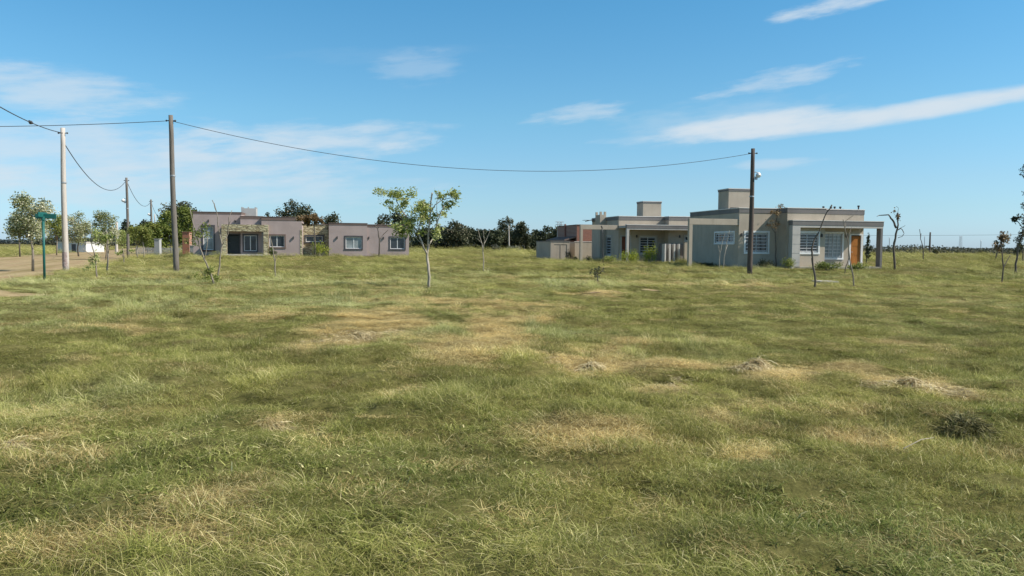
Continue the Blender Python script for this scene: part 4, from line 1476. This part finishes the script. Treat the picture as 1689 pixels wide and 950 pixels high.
px_tree('sapling', None, [([(355, 468), (345, 445), (338, 428), (326, 396), (318, 368), (314, 345)], 2.0, 0.8), ([(338, 428), (343, 400), (341, 380)], 1.0, 0.5), ([(345, 445), (335, 458), (329, 446)], 1.0, 0.5)],
        'leaning sapling with leaf tufts low on its stem, right of the leaning pole', clusters=[(350, 462, 14, 10, 90), (343, 442, 10, 12, 70), (336, 385, 14, 20, 90), (322, 398, 14, 16, 60), (346, 455, 20, 8, 50)], leaf=G['green'], ls=0.08, seed=102)
px_tree('sapling', None, [([(359, 464), (363, 425), (366, 405), (360, 378), (358, 350), (351, 330)], 1.9, 0.6), ([(366, 405), (374, 386), (379, 360), (383, 347)], 1.3, 0.5), ([(377, 372), (384, 365)], 0.8, 0.4), ([(358, 350), (356, 335)], 0.6, 0.4)],
        'bare forked sapling in front of the stone porch', bark=MAT['bark_grey'], seed=103)
px_tree('sapling', None, [([(454, 460), (453, 432), (448, 402), (446, 390)], 1.7, 0.6), ([(453, 432), (458, 415)], 0.7, 0.4)], 'thin bare sapling before the right half of the pink house front', seed=104)
px_tree('sapling', None, [([(798, 448), (797, 420), (796, 408), (791, 390), (788, 378)], 1.3, 0.4), ([(796, 408), (803, 392), (808, 380)], 0.7, 0.3), ([(797, 415), (799, 395), (797, 380)], 0.7, 0.3), ([(796, 402), (787, 394)], 0.5, 0.3)],
        'thin twiggy sapling in front of the dark tree line', bark=MAT['bark_pale'], seed=105)
px_tree('sapling', None, [([(161, 459), (156, 425), (152, 400), (149, 382)], 1.7, 0.7), ([(156, 425), (144, 412), (138, 400)], 0.9, 0.4), ([(152, 400), (158, 388)], 0.7, 0.4)],
        'twisted roadside sapling with pale tufts right of the thick pale pole', clusters=[(151, 385, 16, 14, 120), (157, 425, 10, 18, 80), (150, 438, 14, 10, 50)], leaf=G['pale'], ls=0.08, seed=106)
px_tree('sapling', None, [([(177, 448), (178, 420), (176.5, 396), (175, 380)], 1.9, 0.9), ([(178, 420), (184, 400)], 0.8, 0.4)], 'straight sapling stem in front of the dense rounded roadside tree', clusters=[(176, 392, 16, 12, 90)], leaf=G['pale'], seed=107, ls=0.12)
px_tree('sapling', None, [([(205, 437), (204, 424), (203, 412)], 1.3, 0.5), ([(204, 424), (199, 418)], 0.7, 0.3)], 'short leafy sapling at the foot of the nearer lamp pole', clusters=[(204, 420, 10, 8, 70)], leaf=G['pale'], seed=108, ls=0.12)
px_tree('sapling', 69.5, [([(624, 422), (626, 395), (623, 377), (618, 372)], 1.9, 0.8), ([(626, 395), (632, 386), (640, 379)], 0.9, 0.4), ([(623, 377), (630, 368)], 0.8, 0.4)], 'bare brown sapling against the right wing of the pink house', bark=MAT['bark_dark'], seed=109)
px_tree('dead_sapling', None, [([(1344, 475), (1344, 455), (1341, 432), (1338, 411), (1342, 398), (1352, 378), (1361, 356), (1371, 338)], 2.4, 1.2), ([(1341, 432), (1344, 426)], 1.2, 0.8), ([(1338, 411), (1335, 409)], 1.2, 0.6)],
        'crooked dark leafless sapling crossing the porch of the nearest house', bark=MAT['bark_dark'], seed=110)
px_tree('dead_sapling', None, [([(1410, 471), (1405, 448), (1402, 420), (1399, 400), (1394, 380), (1391, 362)], 1.7, 0.8), ([(1394, 375), (1399, 364), (1403, 356)], 0.7, 0.4), ([(1399, 390), (1408, 374)], 0.5, 0.3)],
        'thin grey leafless sapling in front of the orange door', bark=MAT['bark_grey'], seed=111)
px_tree('dead_sapling', None, [([(1392, 453), (1396, 438), (1401, 426)], 1.1, 0.7)], 'short leaning stick behind the thin grey sapling', bark=MAT['bark_dark'], seed=112)
px_tree('dead_palm', None, [([(1476, 445), (1474.5, 408), (1478, 386), (1480.5, 371), (1481, 351)], 2.7, 1.3), ([(1478, 376), (1476, 364), (1471, 358), (1463, 354.5), (1453, 355), (1444, 357)], 2.4, 0.5),
                            ([(1480, 380), (1485, 376.5), (1489, 379), (1490, 385), (1487, 390), (1485, 392)], 1.0, 0.5), ([(1481, 351), (1482, 343), (1480, 340)], 0.4, 0.3), ([(1482, 378), (1491, 372)], 0.5, 0.3)],
        'withered palm with two drooping dry fronds right of the nearest house', 'palm', None, MAT['bark_dark'], [(1478.5, 357, 3, 9, 40)], G['dead'], 0.14, 113, 0.4)
px_tree('sapling', None, [([(1524, 430), (1522, 408), (1518.5, 394), (1516.5, 378)], 1.2, 0.5), ([(1518.5, 394), (1520, 385)], 0.6, 0.4)], 'small bare forked sapling beyond the withered palm', bark=MAT['bark_dark'], seed=114)
px_tree('sapling', None, [([(1652, 467), (1654, 441), (1651, 412), (1651, 386)], 1.7, 0.9), ([(1654, 441), (1663, 430), (1671, 421)], 1.2, 0.6)], 'forked sapling with a brown leaf tuft near the right edge', bark=MAT['bark_dark'],
        clusters=[(1651, 386, 11, 20, 120), (1649, 405, 9, 8, 40)], leaf=G['dead'], ls=0.11, seed=115)
px_tree('sapling', None, [([(1641, 429), (1646, 412), (1650, 402)], 1.6, 0.8)], 'short leaning sapling left of the brown tufted one', bark=MAT['bark_dark'], clusters=[(1648, 404, 9, 8, 60)], leaf=G['dark'], ls=0.2, seed=116)
px_tree('roadside_tree', None, [([(1674, 452), (1677, 425), (1679, 404), (1686, 388), (1692, 350), (1697, 290)], 2.4, 1.2), ([(1686, 388), (1683, 374), (1677, 358)], 1.2, 0.6), ([(1679, 404), (1690, 412)], 1, 0.5)], 'dark stemmed tree with tufted leaves cut by the right edge', 'tree', None, bark=MAT['bark_dark'],
        clusters=[(1675, 357, 10, 9, 80), (1690, 330, 10, 14, 80), (1690, 365, 9, 26, 110), (1696, 285, 14, 30, 160), (1685, 385, 10, 12, 60), (1690, 405, 14, 10, 60)], leaf=G['gum'], ls=0.13, seed=117)
px_tree('sapling', None, [([(1686, 434), (1687, 418), (1684, 408)], 1.6, 0.8)], 'small dark sapling at the far right edge', bark=MAT['bark_dark'], clusters=[(1686, 410, 10, 12, 80)], leaf=G['gum'], ls=0.2, seed=118)
px_tree('sapling', 53.0, [([(1186, 442), (1187, 418), (1192, 398), (1196, 384)], 0.9, 0.4), ([(1187, 418), (1185, 405)], 0.5, 0.3)], 'slim pale bare sapling before the side wall of the nearest house, left one', bark=MAT['bark_pale'], seed=119)
px_tree('sapling', 52.0, [([(1191, 442), (1196, 415), (1199, 400), (1203, 380)], 0.9, 0.4), ([(1196, 415), (1202, 404)], 0.5, 0.3)], 'slim pale bare sapling before the side wall of the nearest house, right one', bark=MAT['bark_pale'], seed=120)
px_tree('climbing_vine', 54.6, [([(1279, 441), (1280, 410), (1279, 385), (1281, 362), (1284, 350)], 1.6, 0.8), ([(1279, 385), (1272, 372), (1265, 369)], 0.8, 0.4)], 'reddish green climber in the wall corner of the nearest house', 'vine', None, MAT['bark_dark'],
        [(1282, 353, 12, 12, 110), (1270, 367, 14, 6, 50), (1281, 368, 8, 10, 40)], G['dead'], 0.10, 121)
px_tree('dead_palm', 70.0, [([(519, 412), (518.5, 385), (518, 364)], 1.7, 1.1), ([(518, 364), (511, 358), (503, 361)], 0.8, 0.4), ([(518, 364), (512, 366), (506, 374)], 0.7, 0.4), ([(518, 364), (523, 358), (530, 364)], 0.7, 0.4)],
        'brown drooping palm in the stone clad recess of the pink house', 'palm', None, MAT['bark_dark'], [(508, 361, 16, 6, 120), (511, 368, 14, 10, 120), (520, 360, 12, 6, 80), (525, 364, 10, 6, 40)], G['dead'], 0.25, 122, 0.6)
px_tree('weed_plant', None, [([(986, 468), (985, 453), (983, 443)], 1.6, 0.7), ([(985, 453), (992, 447), (996, 441)], 1.0, 0.5), ([(985, 457), (979, 450)], 0.8, 0.4)], 'small dark scraggly weed sapling in the grass below the carport frame', 'plant', None, MAT['bark_dark'],
        [(984, 446, 9, 10, 26), (995, 443, 8, 8, 22), (980, 450, 7, 6, 14), (986, 462, 8, 8, 18)], G['gum'], 0.085, 125)
px_tree('garden_post', 66.0, [([(994.5, 436), (994, 400), (993.2, 376)], 1.3, 1.0), ([(993.2, 376), (991.5, 373.5)], 1.6, 1.4)], 'thin dark garden post before the farther beige house', 'post', None, MAT['iron'], seed=123, part='shaft')

# --- far wood on the left, scrub on the right horizon: masses nobody could count
def mass(name, x0, x1, Y0, Y1, h, n, ls, leaf, seed, label):
    r = np.random.default_rng(seed)
    x = r.uniform(x0, x1, n)
    y = r.uniform(Y0, Y1, n)
    hh = h * (0.45 + 0.75 * vnoise(x, y * 0 + 3, 0.09) * (0.7 + 0.6 * vnoise(x, y, 0.3)))
    z = terrain(x, y) + hh * r.random(n) ** 0.8
    o = leaves(name, np.stack([x, y, z], 1), ls, leaf, None, seed=seed, aspect=0.7)
    tag(o, label, 'vegetation', kind='stuff')


mass('distant_wood', -460, -255, 560, 600, 4.6, 16000, 1.5, G['hazewood'], 130, 'long bluish strip of distant wood on the left horizon')
mass('distant_wood', -255, -60, 420, 450, 3.6, 9000, 1.3, G['scrub'], 131, 'distant dark wood behind the left roadside trees')
mass('scrub', 120, 330, 270, 330, 2.7, 17000, 0.6, G['scrub'], 132, 'low brownish scrub strip along the right horizon')
mass('undergrowth', -34, 20, 222, 240, 6.0, 14000, 0.6, G['dark'], 133, 'dark undergrowth filling the gaps of the tree line')

# --- concrete slab by the crooked sapling
q = plant_at(1361, 465.5)
sl = MB().box(-0.42, 0.42, -0.55, 0.55, -0.1, 0.07).build('concrete_slab', MAT['concrete'], None, bevel=0.01)
sl.location = q
tag(sl, 'pale concrete slab lying in the grass behind the crooked sapling', 'slab')


# ------------------------------------------------------------------ grass
def blade_patch(name, seed, n, rad, h0, h1, w, lean, curl, kind):
    """a patch of separate curved blades; attribute 'tint' per blade, 'sort' 0 green 1 straw"""
    r = np.random.default_rng(seed)
    ang = r.random(n) * 2 * np.pi
    rr = rad * np.sqrt(r.random(n))
    base = np.stack([rr * np.cos(ang), rr * np.sin(ang), np.zeros(n)], 1)
    H = h0 + (h1 - h0) * r.random(n) ** 1.4
    da = r.random(n) * 2 * np.pi
    dirx = np.stack([np.cos(da), np.sin(da), np.zeros(n)], 1)
    side = np.stack([-np.sin(da), np.cos(da), np.zeros(n)], 1)
    sa = r.normal(0, 0.6, n)
    side = side * np.cos(sa)[:, None] + dirx * np.sin(sa)[:, None]
    ln = np.abs(r.normal(lean, 0.16 if kind == 'straw' and lean > 1.2 else lean * 0.5, n))
    cu = np.abs(r.normal(curl, curl * 0.5, n))
    W = w * (0.6 + 0.8 * r.random(n))
    lv = []
    for t, ws in ((0.0, 0.8), (0.38, 1.0), (0.72, 0.7), (1.0, 0.06)):
        th = ln + cu * t
        off = dirx * (np.sin(th) * H * t)[:, None]
        up = np.stack([np.zeros(n), np.zeros(n), np.maximum(np.cos(th), 0.03) * H * t], 1)
        c = base + off + up
        if kind == 'straw':
            c[:, 2] += 0.012 + 0.05 * r.random(n) * t + 0.03 * r.random(n)
        lv.append((c - side * (W * ws / 2)[:, None], c + side * (W * ws / 2)[:, None]))
    V = np.stack([p for ab in lv for p in ab], 1).reshape(-1, 3)     # 8 per blade
    o = np.arange(n)[:, None] * 8
    F = np.concatenate([o + np.array([[0, 1, 3, 2]]), o + np.array([[2, 3, 5, 4]]), o + np.array([[4, 5, 7, 6]])], 0)
    if kind != 'straw':
        V[:, 2] -= 0.02
    tint = np.tile(r.random(n), 3)
    srt = np.full(n * 3, {'green': 0.0, 'straw': 1.0, 'lush': 0.0}[kind])
    me = np_mesh(name, V, F, None, {'tint': ('FACE', tint), 'sort': ('FACE', srt)})
    return me


def grass_material():
    m, nt, b = new_mat('grass_blades')

    def attr(n, t='GEOMETRY'):
        a = nt.nodes.new('ShaderNodeAttribute')
        a.attribute_name = n
        a.attribute_type = t
        return a.outputs['Fac']
    tint, srt = attr('tint'), attr('sort')
    dry, lush, pale, tone = attr('dry', 'INSTANCER'), attr('lush', 'INSTANCER'), attr('pale', 'INSTANCER'), attr('tone', 'INSTANCER')
    silvery = ramp(nt, tint, [(0.0, (0.16, 0.19, 0.05)), (0.4, (0.34, 0.355, 0.125)), (0.75, (0.50, 0.50, 0.22)), (1.0, (0.70, 0.68, 0.42))])
    green = ramp(nt, tint, [(0.0, (0.105, 0.123, 0.024)), (0.4, (0.22, 0.223, 0.055)), (0.8, (0.345, 0.325, 0.10)), (0.95, (0.48, 0.43, 0.17)), (1.0, (0.70, 0.62, 0.34))])
    rich = ramp(nt, tint, [(0.0, (0.06, 0.09, 0.016)), (0.5, (0.145, 0.185, 0.043)), (0.9, (0.31, 0.325, 0.11)), (1.0, (0.55, 0.53, 0.27))])
    straw = ramp(nt, tint, [(0.0, (0.20, 0.13, 0.055)), (0.35, (0.38, 0.285, 0.12)), (0.7, (0.58, 0.465, 0.19)), (1.0, (0.80, 0.69, 0.38))])
    c = mixc(nt, lush, green, rich)
    c = mixc(nt, pale, c, silvery)
    # a blade has dried when its own number lies under the dryness of the place
    d = nt.nodes.new('ShaderNodeMath')
    d.operation = 'MULTIPLY_ADD'
    nt.links.new(tint, d.inputs[0])
    d.inputs[1].default_value = 0.75
    d.inputs[2].default_value = -0.62
    e = nt.nodes.new('ShaderNodeMath')
    e.operation = 'ADD'
    nt.links.new(d.outputs[0], e.inputs[0])
    nt.links.new(dry, e.inputs[1])
    mr = nt.nodes.new('ShaderNodeMapRange')
    nt.links.new(e.outputs[0], mr.inputs[0])
    mr.inputs[1].default_value = -0.05
    mr.inputs[2].default_value = 0.5
    mx = nt.nodes.new('ShaderNodeMath')
    mx.operation = 'MAXIMUM'
    nt.links.new(mr.outputs[0], mx.inputs[0])
    nt.links.new(srt, mx.inputs[1])
    c = mixc(nt, mx.outputs[0], c, straw)
    tn = nt.nodes.new('ShaderNodeVectorMath')
    tn.operation = 'SCALE'
    nt.links.new(c, tn.inputs[0])
    nt.links.new(tone, tn.inputs['Scale'])
    c = tn.outputs[0]
    nt.links.new(c, b.inputs['Base Color'])
    b.inputs['Roughness'].default_value = 0.75
    b.inputs['Specular IOR Level'].default_value = 0.1
    tr = nt.nodes.new('ShaderNodeBsdfTranslucent')
    nt.links.new(c, tr.inputs[0])
    ms = nt.nodes.new('ShaderNodeMixShader')
    ms.inputs[0].default_value = 0.3
    nt.links.new(b.outputs[0], ms.inputs[1])
    nt.links.new(tr.outputs[0], ms.inputs[2])
    nt.links.new(ms.outputs[0], nt.nodes['Material Output'].inputs[0])
    return m


GRASS = grass_material()
tuft_col = bpy.data.collections.new('grass_tufts')
TUFTS = []


def tuft(seed, *a):
    me = blade_patch('tuft_%02d' % len(TUFTS), seed, *a)
    me.materials.append(GRASS)
    o = bpy.data.objects.new('tuft_%02d' % len(TUFTS), me)
    tuft_col.objects.link(o)
    TUFTS.append(o)


for s in range(4):                                   # 0-3 short upright grass
    tuft(200 + s, 270, 0.24, 0.03, 0.11, 0.0026, 0.45, 0.7, 'green')
for s in range(4):                                   # 4-7 longer bending grass
    tuft(220 + s, 180, 0.18, 0.08, 0.20, 0.0025, 0.50, 0.9, 'green')
for s in range(3):                                   # 8-10 matted straw
    tuft(240 + s, 240, 0.28, 0.05, 0.18, 0.0025, 1.40, 0.12, 'straw')
for s in range(3):                                   # 11-13 broad leafy growth
    tuft(260 + s, 90, 0.20, 0.03, 0.11, 0.009, 0.75, 0.9, 'lush')
for s in range(2):                                   # 14-15 tight tussocks
    tuft(280 + s, 150, 0.09, 0.10, 0.25, 0.0034, 0.50, 0.8, 'green')
for s in range(2):                                   # 16-17 few long dry stalks
    tuft(290 + s, 4, 0.22, 0.14, 0.32, 0.0028, 1.1, 0.5, 'straw')

FOOT = []
for (ox, oy, u0, u1, v0, v1) in ((18.66, 54, -2.9, 6.9, 0.0, 9.9), (5.92, 70, 3.0, 12.6, -1.2, 9.5), (-25.99, 72, -2.7, 16.6, -0.2, 9), (ob.x, ob.y, 0, 1.9, 0, 6.3)):
    FOOT.append((ox, oy, u0, u1, v0, v1))


def scatter(r0, r1, dens, seed):
    """random points of the view wedge between two distances, thinned where nothing grows"""
    r = np.random.default_rng(seed)
    half = math.radians(42)
    area = half * (r1 * r1 - r0 * r0)
    n = int(area * dens)
    rad = np.sqrt(r.uniform(r0 * r0, r1 * r1, n))
    a = r.uniform(-half, half, n)
    x = rad * np.sin(a) + r.uniform(-1.5, 1.5, n) * np.minimum(1, rad / 6)
    y = rad * np.cos(a)
    off = x - road_right(y) - 1.1
    e = 0.9 * (vnoise(x, y, 0.7) - .5)
    keep = ~((off < 0.1 + e) & (off > -12.4 - e))
    for (ox, oy, u0, u1, v0, v1) in FOOT:
        u = (x - ox) * CA + (y - oy) * SA
        v = -(x - ox) * SA + (y - oy) * CA
        keep &= ~((u > u0) & (u < u1) & (v > v0) & (v < v1))
    for (cx, cy, rx, ry) in PATCHES:
        keep &= ~((((x - cx) / rx) ** 2 + ((y - cy) / ry) ** 2 < 0.8 + 0.5 * e) & (r.random(n) < 0.85))
    return x[keep], y[keep], r


PX, PY, PI, PS, PZ, PH = [], [], [], [], [], []
#        r0   r1   density scale zscale
bands = [(2.6, 9, 60, 0.9, 0.85), (9, 17, 46, 0.9, 0.9), (17, 30, 22, 1.2, 0.9), (30, 55, 8.0, 2.0, 0.95), (55, 100, 1.9, 3.6, 1.0), (100, 220, 0.2, 9.0, 0.9)]
for bi, (r0, r1, dn, sc, zs) in enumerate(bands):
    x, y, r = scatter(r0, r1, dn, 300 + bi)
    n = len(x)
    dr, lu = dryness(x, y), lushness(x, y)
    q = r.random(n)
    longg = np.clip(0.5 + 1.6 * (vnoise(x + 17, y, 0.45) - 0.5) + 0.8 * (vnoise(x, y + 50, 1.3) - .5), 0.05, 0.95)
    # the mown side on the right is shorter
    turf = r.random(n) < (0.42 if bi < 2 else 0.0)       # close low turf under everything
    longg *= np.where((x > 0.15 * y + 1.5) & (y > 11) & (y < 30), 0.45, 1.0)
    idx = np.where(r.random(n) < longg * 0.8, 4 + r.integers(0, 4, n), r.integers(0, 4, n))
    idx = np.where((q < 0.03 + 0.85 * dr), 8 + r.integers(0, 3, n), idx)
    idx = np.where((q > 0.90) & (longg > 0.45), 14 + r.integers(0, 2, n), idx)
    idx = np.where((lu > 0.45) & (q > 0.4) & (y < 12), 11 + r.integers(0, 3, n), idx)
    idx = np.where((r.random(n) < 0.03), 16 + r.integers(0, 2, n), idx)
    idx = np.where(turf, r.integers(0, 4, n), idx)
    PX.append(x); PY.append(y); PI.append(idx)
    k = r.uniform(0.75, 1.3, n)
    PS.append(sc * k)
    pl = paleness(x, y)
    near_bare = np.zeros(n)
    for (cx, cy, rx, ry) in PATCHES:
        near_bare = np.maximum(near_bare, np.exp(-(((x - cx) / (rx * 1.25)) ** 2 + ((y - cy + 0.5) / (ry + 1.4)) ** 2)))
    hgt = 0.82 * zs * k * (0.25 + 0.7 * vnoise(x + 3, y + 77, 0.6) + 0.85 * vnoise(x + 13, y + 7, 2.3) ** 1.5) * (1 + 0.5 * pl) * (1 - 0.5 * dr) * (1 - 0.7 * near_bare)
    hgt *= 0.35 + 0.65 * sstep(0.5, 6.0, np.abs(x - road_right(y) + 6) - 6) * np.where(idx < 14, 1.0, np.where(idx < 16, 1.1 + 0.8 * sstep(9, 20, y), 1.05))
    # long weeds along the ditch
    t = -x * SA + y * CA
    hgt *= 1 + 1.2 * np.exp(-((t - 38.9 + 0.6 * np.sin(x * 0.21)) / 0.9) ** 2) * (x > -14) + 0.6 * np.exp(-((t - 36.8) / 0.7) ** 2) + 0.45 * np.exp(-((t - 46.5) / 2.0) ** 2) * sstep(-16, -6, x) * (0.2 + 1.2 * vnoise(x, y, 0.8)) + 0.4 * np.exp(-((t - 64.0) / 6) ** 2) + 0.5 * np.exp(-((t - 40.6) / 1.2) ** 2)
    PH.append(hgt)
PX, PY, PI, PS, PH = map(np.concatenate, (PX, PY, PI, PS, PH))
PZ = terrain(PX, PY)
npt = len(PX)
print('grass patches', npt)
gme = bpy.data.meshes.new('grass')
gme.vertices.add(npt)
gme.vertices.foreach_set('co', np.stack([PX, PY, PZ], 1).astype(np.float32).ravel())


def pattr(me, n, arr, typ='FLOAT'):
    a = me.attributes.new(n, typ, 'POINT')
    a.data.foreach_set('vector' if typ == 'FLOAT_VECTOR' else 'value', np.ascontiguousarray(arr).ravel())


pattr(gme, 'which', PI.astype(np.int32), 'INT')
pattr(gme, 'size', np.stack([PS, PS, PH], 1).astype(np.float32), 'FLOAT_VECTOR')
lean_ = np.where(((PI >= 4) & (PI < 8)) | (PI == 14) | (PI == 15), 1.0, 0.0) * np.clip(1.4 * vnoise(PX + 5, PY + 15, 0.9) - 0.25, 0, 1)
rot = np.stack([RNG.normal(0, 0.07, npt), 0.55 * lean_ + RNG.normal(0.03, 0.07, npt), np.where(lean_ > 0.25, RNG.normal(-0.5, 0.55, npt) + 1.6 * (vnoise(PX, PY, 0.25) - .5), RNG.random(npt) * 6.283)], 1)
pattr(gme, 'turn', rot.astype(np.float32), 'FLOAT_VECTOR')
pattr(gme, 'dry', dryness(PX, PY).astype(np.float32))
pattr(gme, 'lush', lushness(PX, PY).astype(np.float32))
pattr(gme, 'pale', (paleness(PX, PY) * (1 - 0.85 * dryness(PX, PY))).astype(np.float32))
pattr(gme, 'tone', np.clip(0.50 - 0.13 * sstep(40, 60, PY) + 0.22 * dryness(PX, PY) + 0.65 * vnoise(PX + 7, PY + 3, 2.2) + 0.55 * vnoise(PX + 27, PY + 13, 6.0) + 0.5 * (RNG.random(npt) - .5), 0.4, 1.6).astype(np.float32))  # random tuft tone; the fine noise also paints in dark shadow gaps between clumps
grass = bpy.data.objects.new('grass', gme)
COL.objects.link(grass)
tag(grass, 'rough olive green and straw coloured meadow grass over the whole field', 'grass', kind='stuff')
ng = bpy.data.node_groups.new('grass_scatter', 'GeometryNodeTree')
ng.interface.new_socket('Geometry', in_out='INPUT', socket_type='NodeSocketGeometry')
ng.interface.new_socket('Geometry', in_out='OUTPUT', socket_type='NodeSocketGeometry')
gi, go = ng.nodes.new('NodeGroupInput'), ng.nodes.new('NodeGroupOutput')
m2p = ng.nodes.new('GeometryNodeMeshToPoints')
ci = ng.nodes.new('GeometryNodeCollectionInfo')
ci.inputs['Collection'].default_value = tuft_col
ci.inputs['Separate Children'].default_value = True
ci.inputs['Reset Children'].default_value = True
iop = ng.nodes.new('GeometryNodeInstanceOnPoints')
iop.inputs['Pick Instance'].default_value = True


def named(n, t):
    a = ng.nodes.new('GeometryNodeInputNamedAttribute')
    a.data_type = t
    a.inputs['Name'].default_value = n
    return a.outputs['Attribute']


K = ng.links.new
K(gi.outputs[0], m2p.inputs[0])
K(m2p.outputs[0], iop.inputs['Points'])
K(ci.outputs[0], iop.inputs['Instance'])
K(named('which', 'INT'), iop.inputs['Instance Index'])
e2r = ng.nodes.new('FunctionNodeEulerToRotation')
K(named('turn', 'FLOAT_VECTOR'), e2r.inputs[0])
K(e2r.outputs[0], iop.inputs['Rotation'])
K(named('size', 'FLOAT_VECTOR'), iop.inputs['Scale'])
K(iop.outputs[0], go.inputs[0])
md = grass.modifiers.new('scatter', 'NODES')
md.node_group = ng


# --- single clumps and hay heaps that stand out in the field
def heap(name, px, py, wpx, hpx, n, mat_stops, label, seed, flat_=1.2, bw=0.005, cat='grass clump', ln=0.28):
    p = plant_at(px, py)
    s = p.y / FPX
    w, h = wpx * s / 2, hpx * s
    r = np.random.default_rng(seed)
    a = r.random(n) * 2 * np.pi
    q = np.sqrt(r.random(n))
    wv = w * (0.8 + 0.25 * np.sin(2 * a + seed) + 0.2 * np.sin(3 * a + 2 * seed) + 0.12 * np.sin(7 * a + seed))
    bx, by = wv * q * np.cos(a), wv * 0.8 * q * np.sin(a)
    bz = h * 0.75 * (1 - q ** 2) * (0.6 + 0.4 * np.sin(bx / w * 5 + seed) * np.cos(by / w * 4)) * r.random(n) ** 0.5
    gx, gy = terrain(p.x + bx, p.y + by) - p.z, None
    base = np.stack([bx, by, bz + gx - 0.02], 1)
    da = r.normal(0.5, 1.5, n)
    L = ln * (0.5 + 0.8 * r.random(n))
    th = np.clip(r.normal(flat_, 0.2, n), 0.1, 1.55)
    d = np.stack([np.cos(da), np.sin(da), np.zeros(n)], 1)
    sd = np.stack([-np.sin(da), np.cos(da), r.normal(0, .4, n)], 1)
    rows = []
    for t, ws in ((0, .8), (.4, 1.0), (.75, .7), (1, .1)):
        tt = np.clip(th + 0.7 * t, 0, 2.2)
        c = base + d * (np.sin(tt) * L * t)[:, None] + np.stack([0 * L, 0 * L, np.cos(tt) * L * t + 0.02 * r.random(n)], 1)
        W_ = bw * (.6 + .8 * r.random(n)) * ws / 2
        rows += [c - sd * W_[:, None], c + sd * W_[:, None]]
    V = np.stack(rows, 1).reshape(-1, 3)
    V[:, 2] = np.maximum(V[:, 2], -0.03)
    o = np.arange(n)[:, None] * 8
    F = np.concatenate([o + np.array([[0, 1, 3, 2]]), o + np.array([[2, 3, 5, 4]]), o + np.array([[4, 5, 7, 6]])], 0)
    me = np_mesh(name, V, F, mat_stops, {'tint': ('FACE', np.tile(r.random(n), 3))})
    ob_ = bpy.data.objects.new(name, me)
    COL.objects.link(ob_)
    ob_.location = p
    tag(ob_, label, cat)
    return ob_


HAY = leaf_mat('bleached_hay', [(0, (0.28, 0.20, 0.10)), (0.4, (0.52, 0.42, 0.21)), (1, (0.85, 0.74, 0.46))], 0.25)
DKG = leaf_mat('dark_tussock_blades', [(0, (0.045, 0.044, 0.011)), (0.5, (0.105, 0.10, 0.026)), (0.78, (0.22, 0.20, 0.06)), (1, (0.52, 0.45, 0.22))], 0.2)
heap('grass_tussock', 1590, 714, 92, 38, 3600, DKG, 'dark dense grass tussock in the right foreground', 401, 0.95, 0.0045, ln=0.15)
for (px, py, w, h, n, lb, sd) in ((966, 612, 52, 15, 900, 'small bleached hay heap near the middle of the field', 402), (1246, 610, 66, 18, 1100, 'larger bleached hay heap right of the field centre', 403),
                                  (906, 597, 28, 9, 400, 'tiny hay heap just left of the middle one', 404), (1512, 635, 110, 12, 1100, 'long flat swath of cut hay on the right', 405),
                                  (446, 702, 34, 13, 500, 'small pale hay tuft in the left half of the field', 406), (8, 740, 40, 14, 600, 'whitish hay tuft at the left edge', 407), (1105, 636, 74, 9, 600, 'thin line of cut hay left of the larger heap', 408),
                                  (590, 556, 120, 9, 1100, 'wide flat patch of dry cut grass in front of the pink house', 409)):
    heap('hay_heap', px, py, w * 1.5, h * 1.75, int(n * 2.2), HAY, lb, sd, 1.4, 0.005 if py > 650 else 0.008, 'hay', 0.2)

# --- a dry stalk lying loose on the grass
p, q = plant_at(1490, 752), plant_at(1540, 733)
tag(MB().tube([p + Vector((0, 0, 0.06)), (p + q) / 2 + Vector((0.02, 0.01, 0.09)), q + Vector((0, 0, 0.07))], [0.0035, 0.003, 0.002], 6).build('dry_stick', MAT['bark_pale'], None, smooth=True), 'thin pale stick lying below the dark tussock', 'stick')
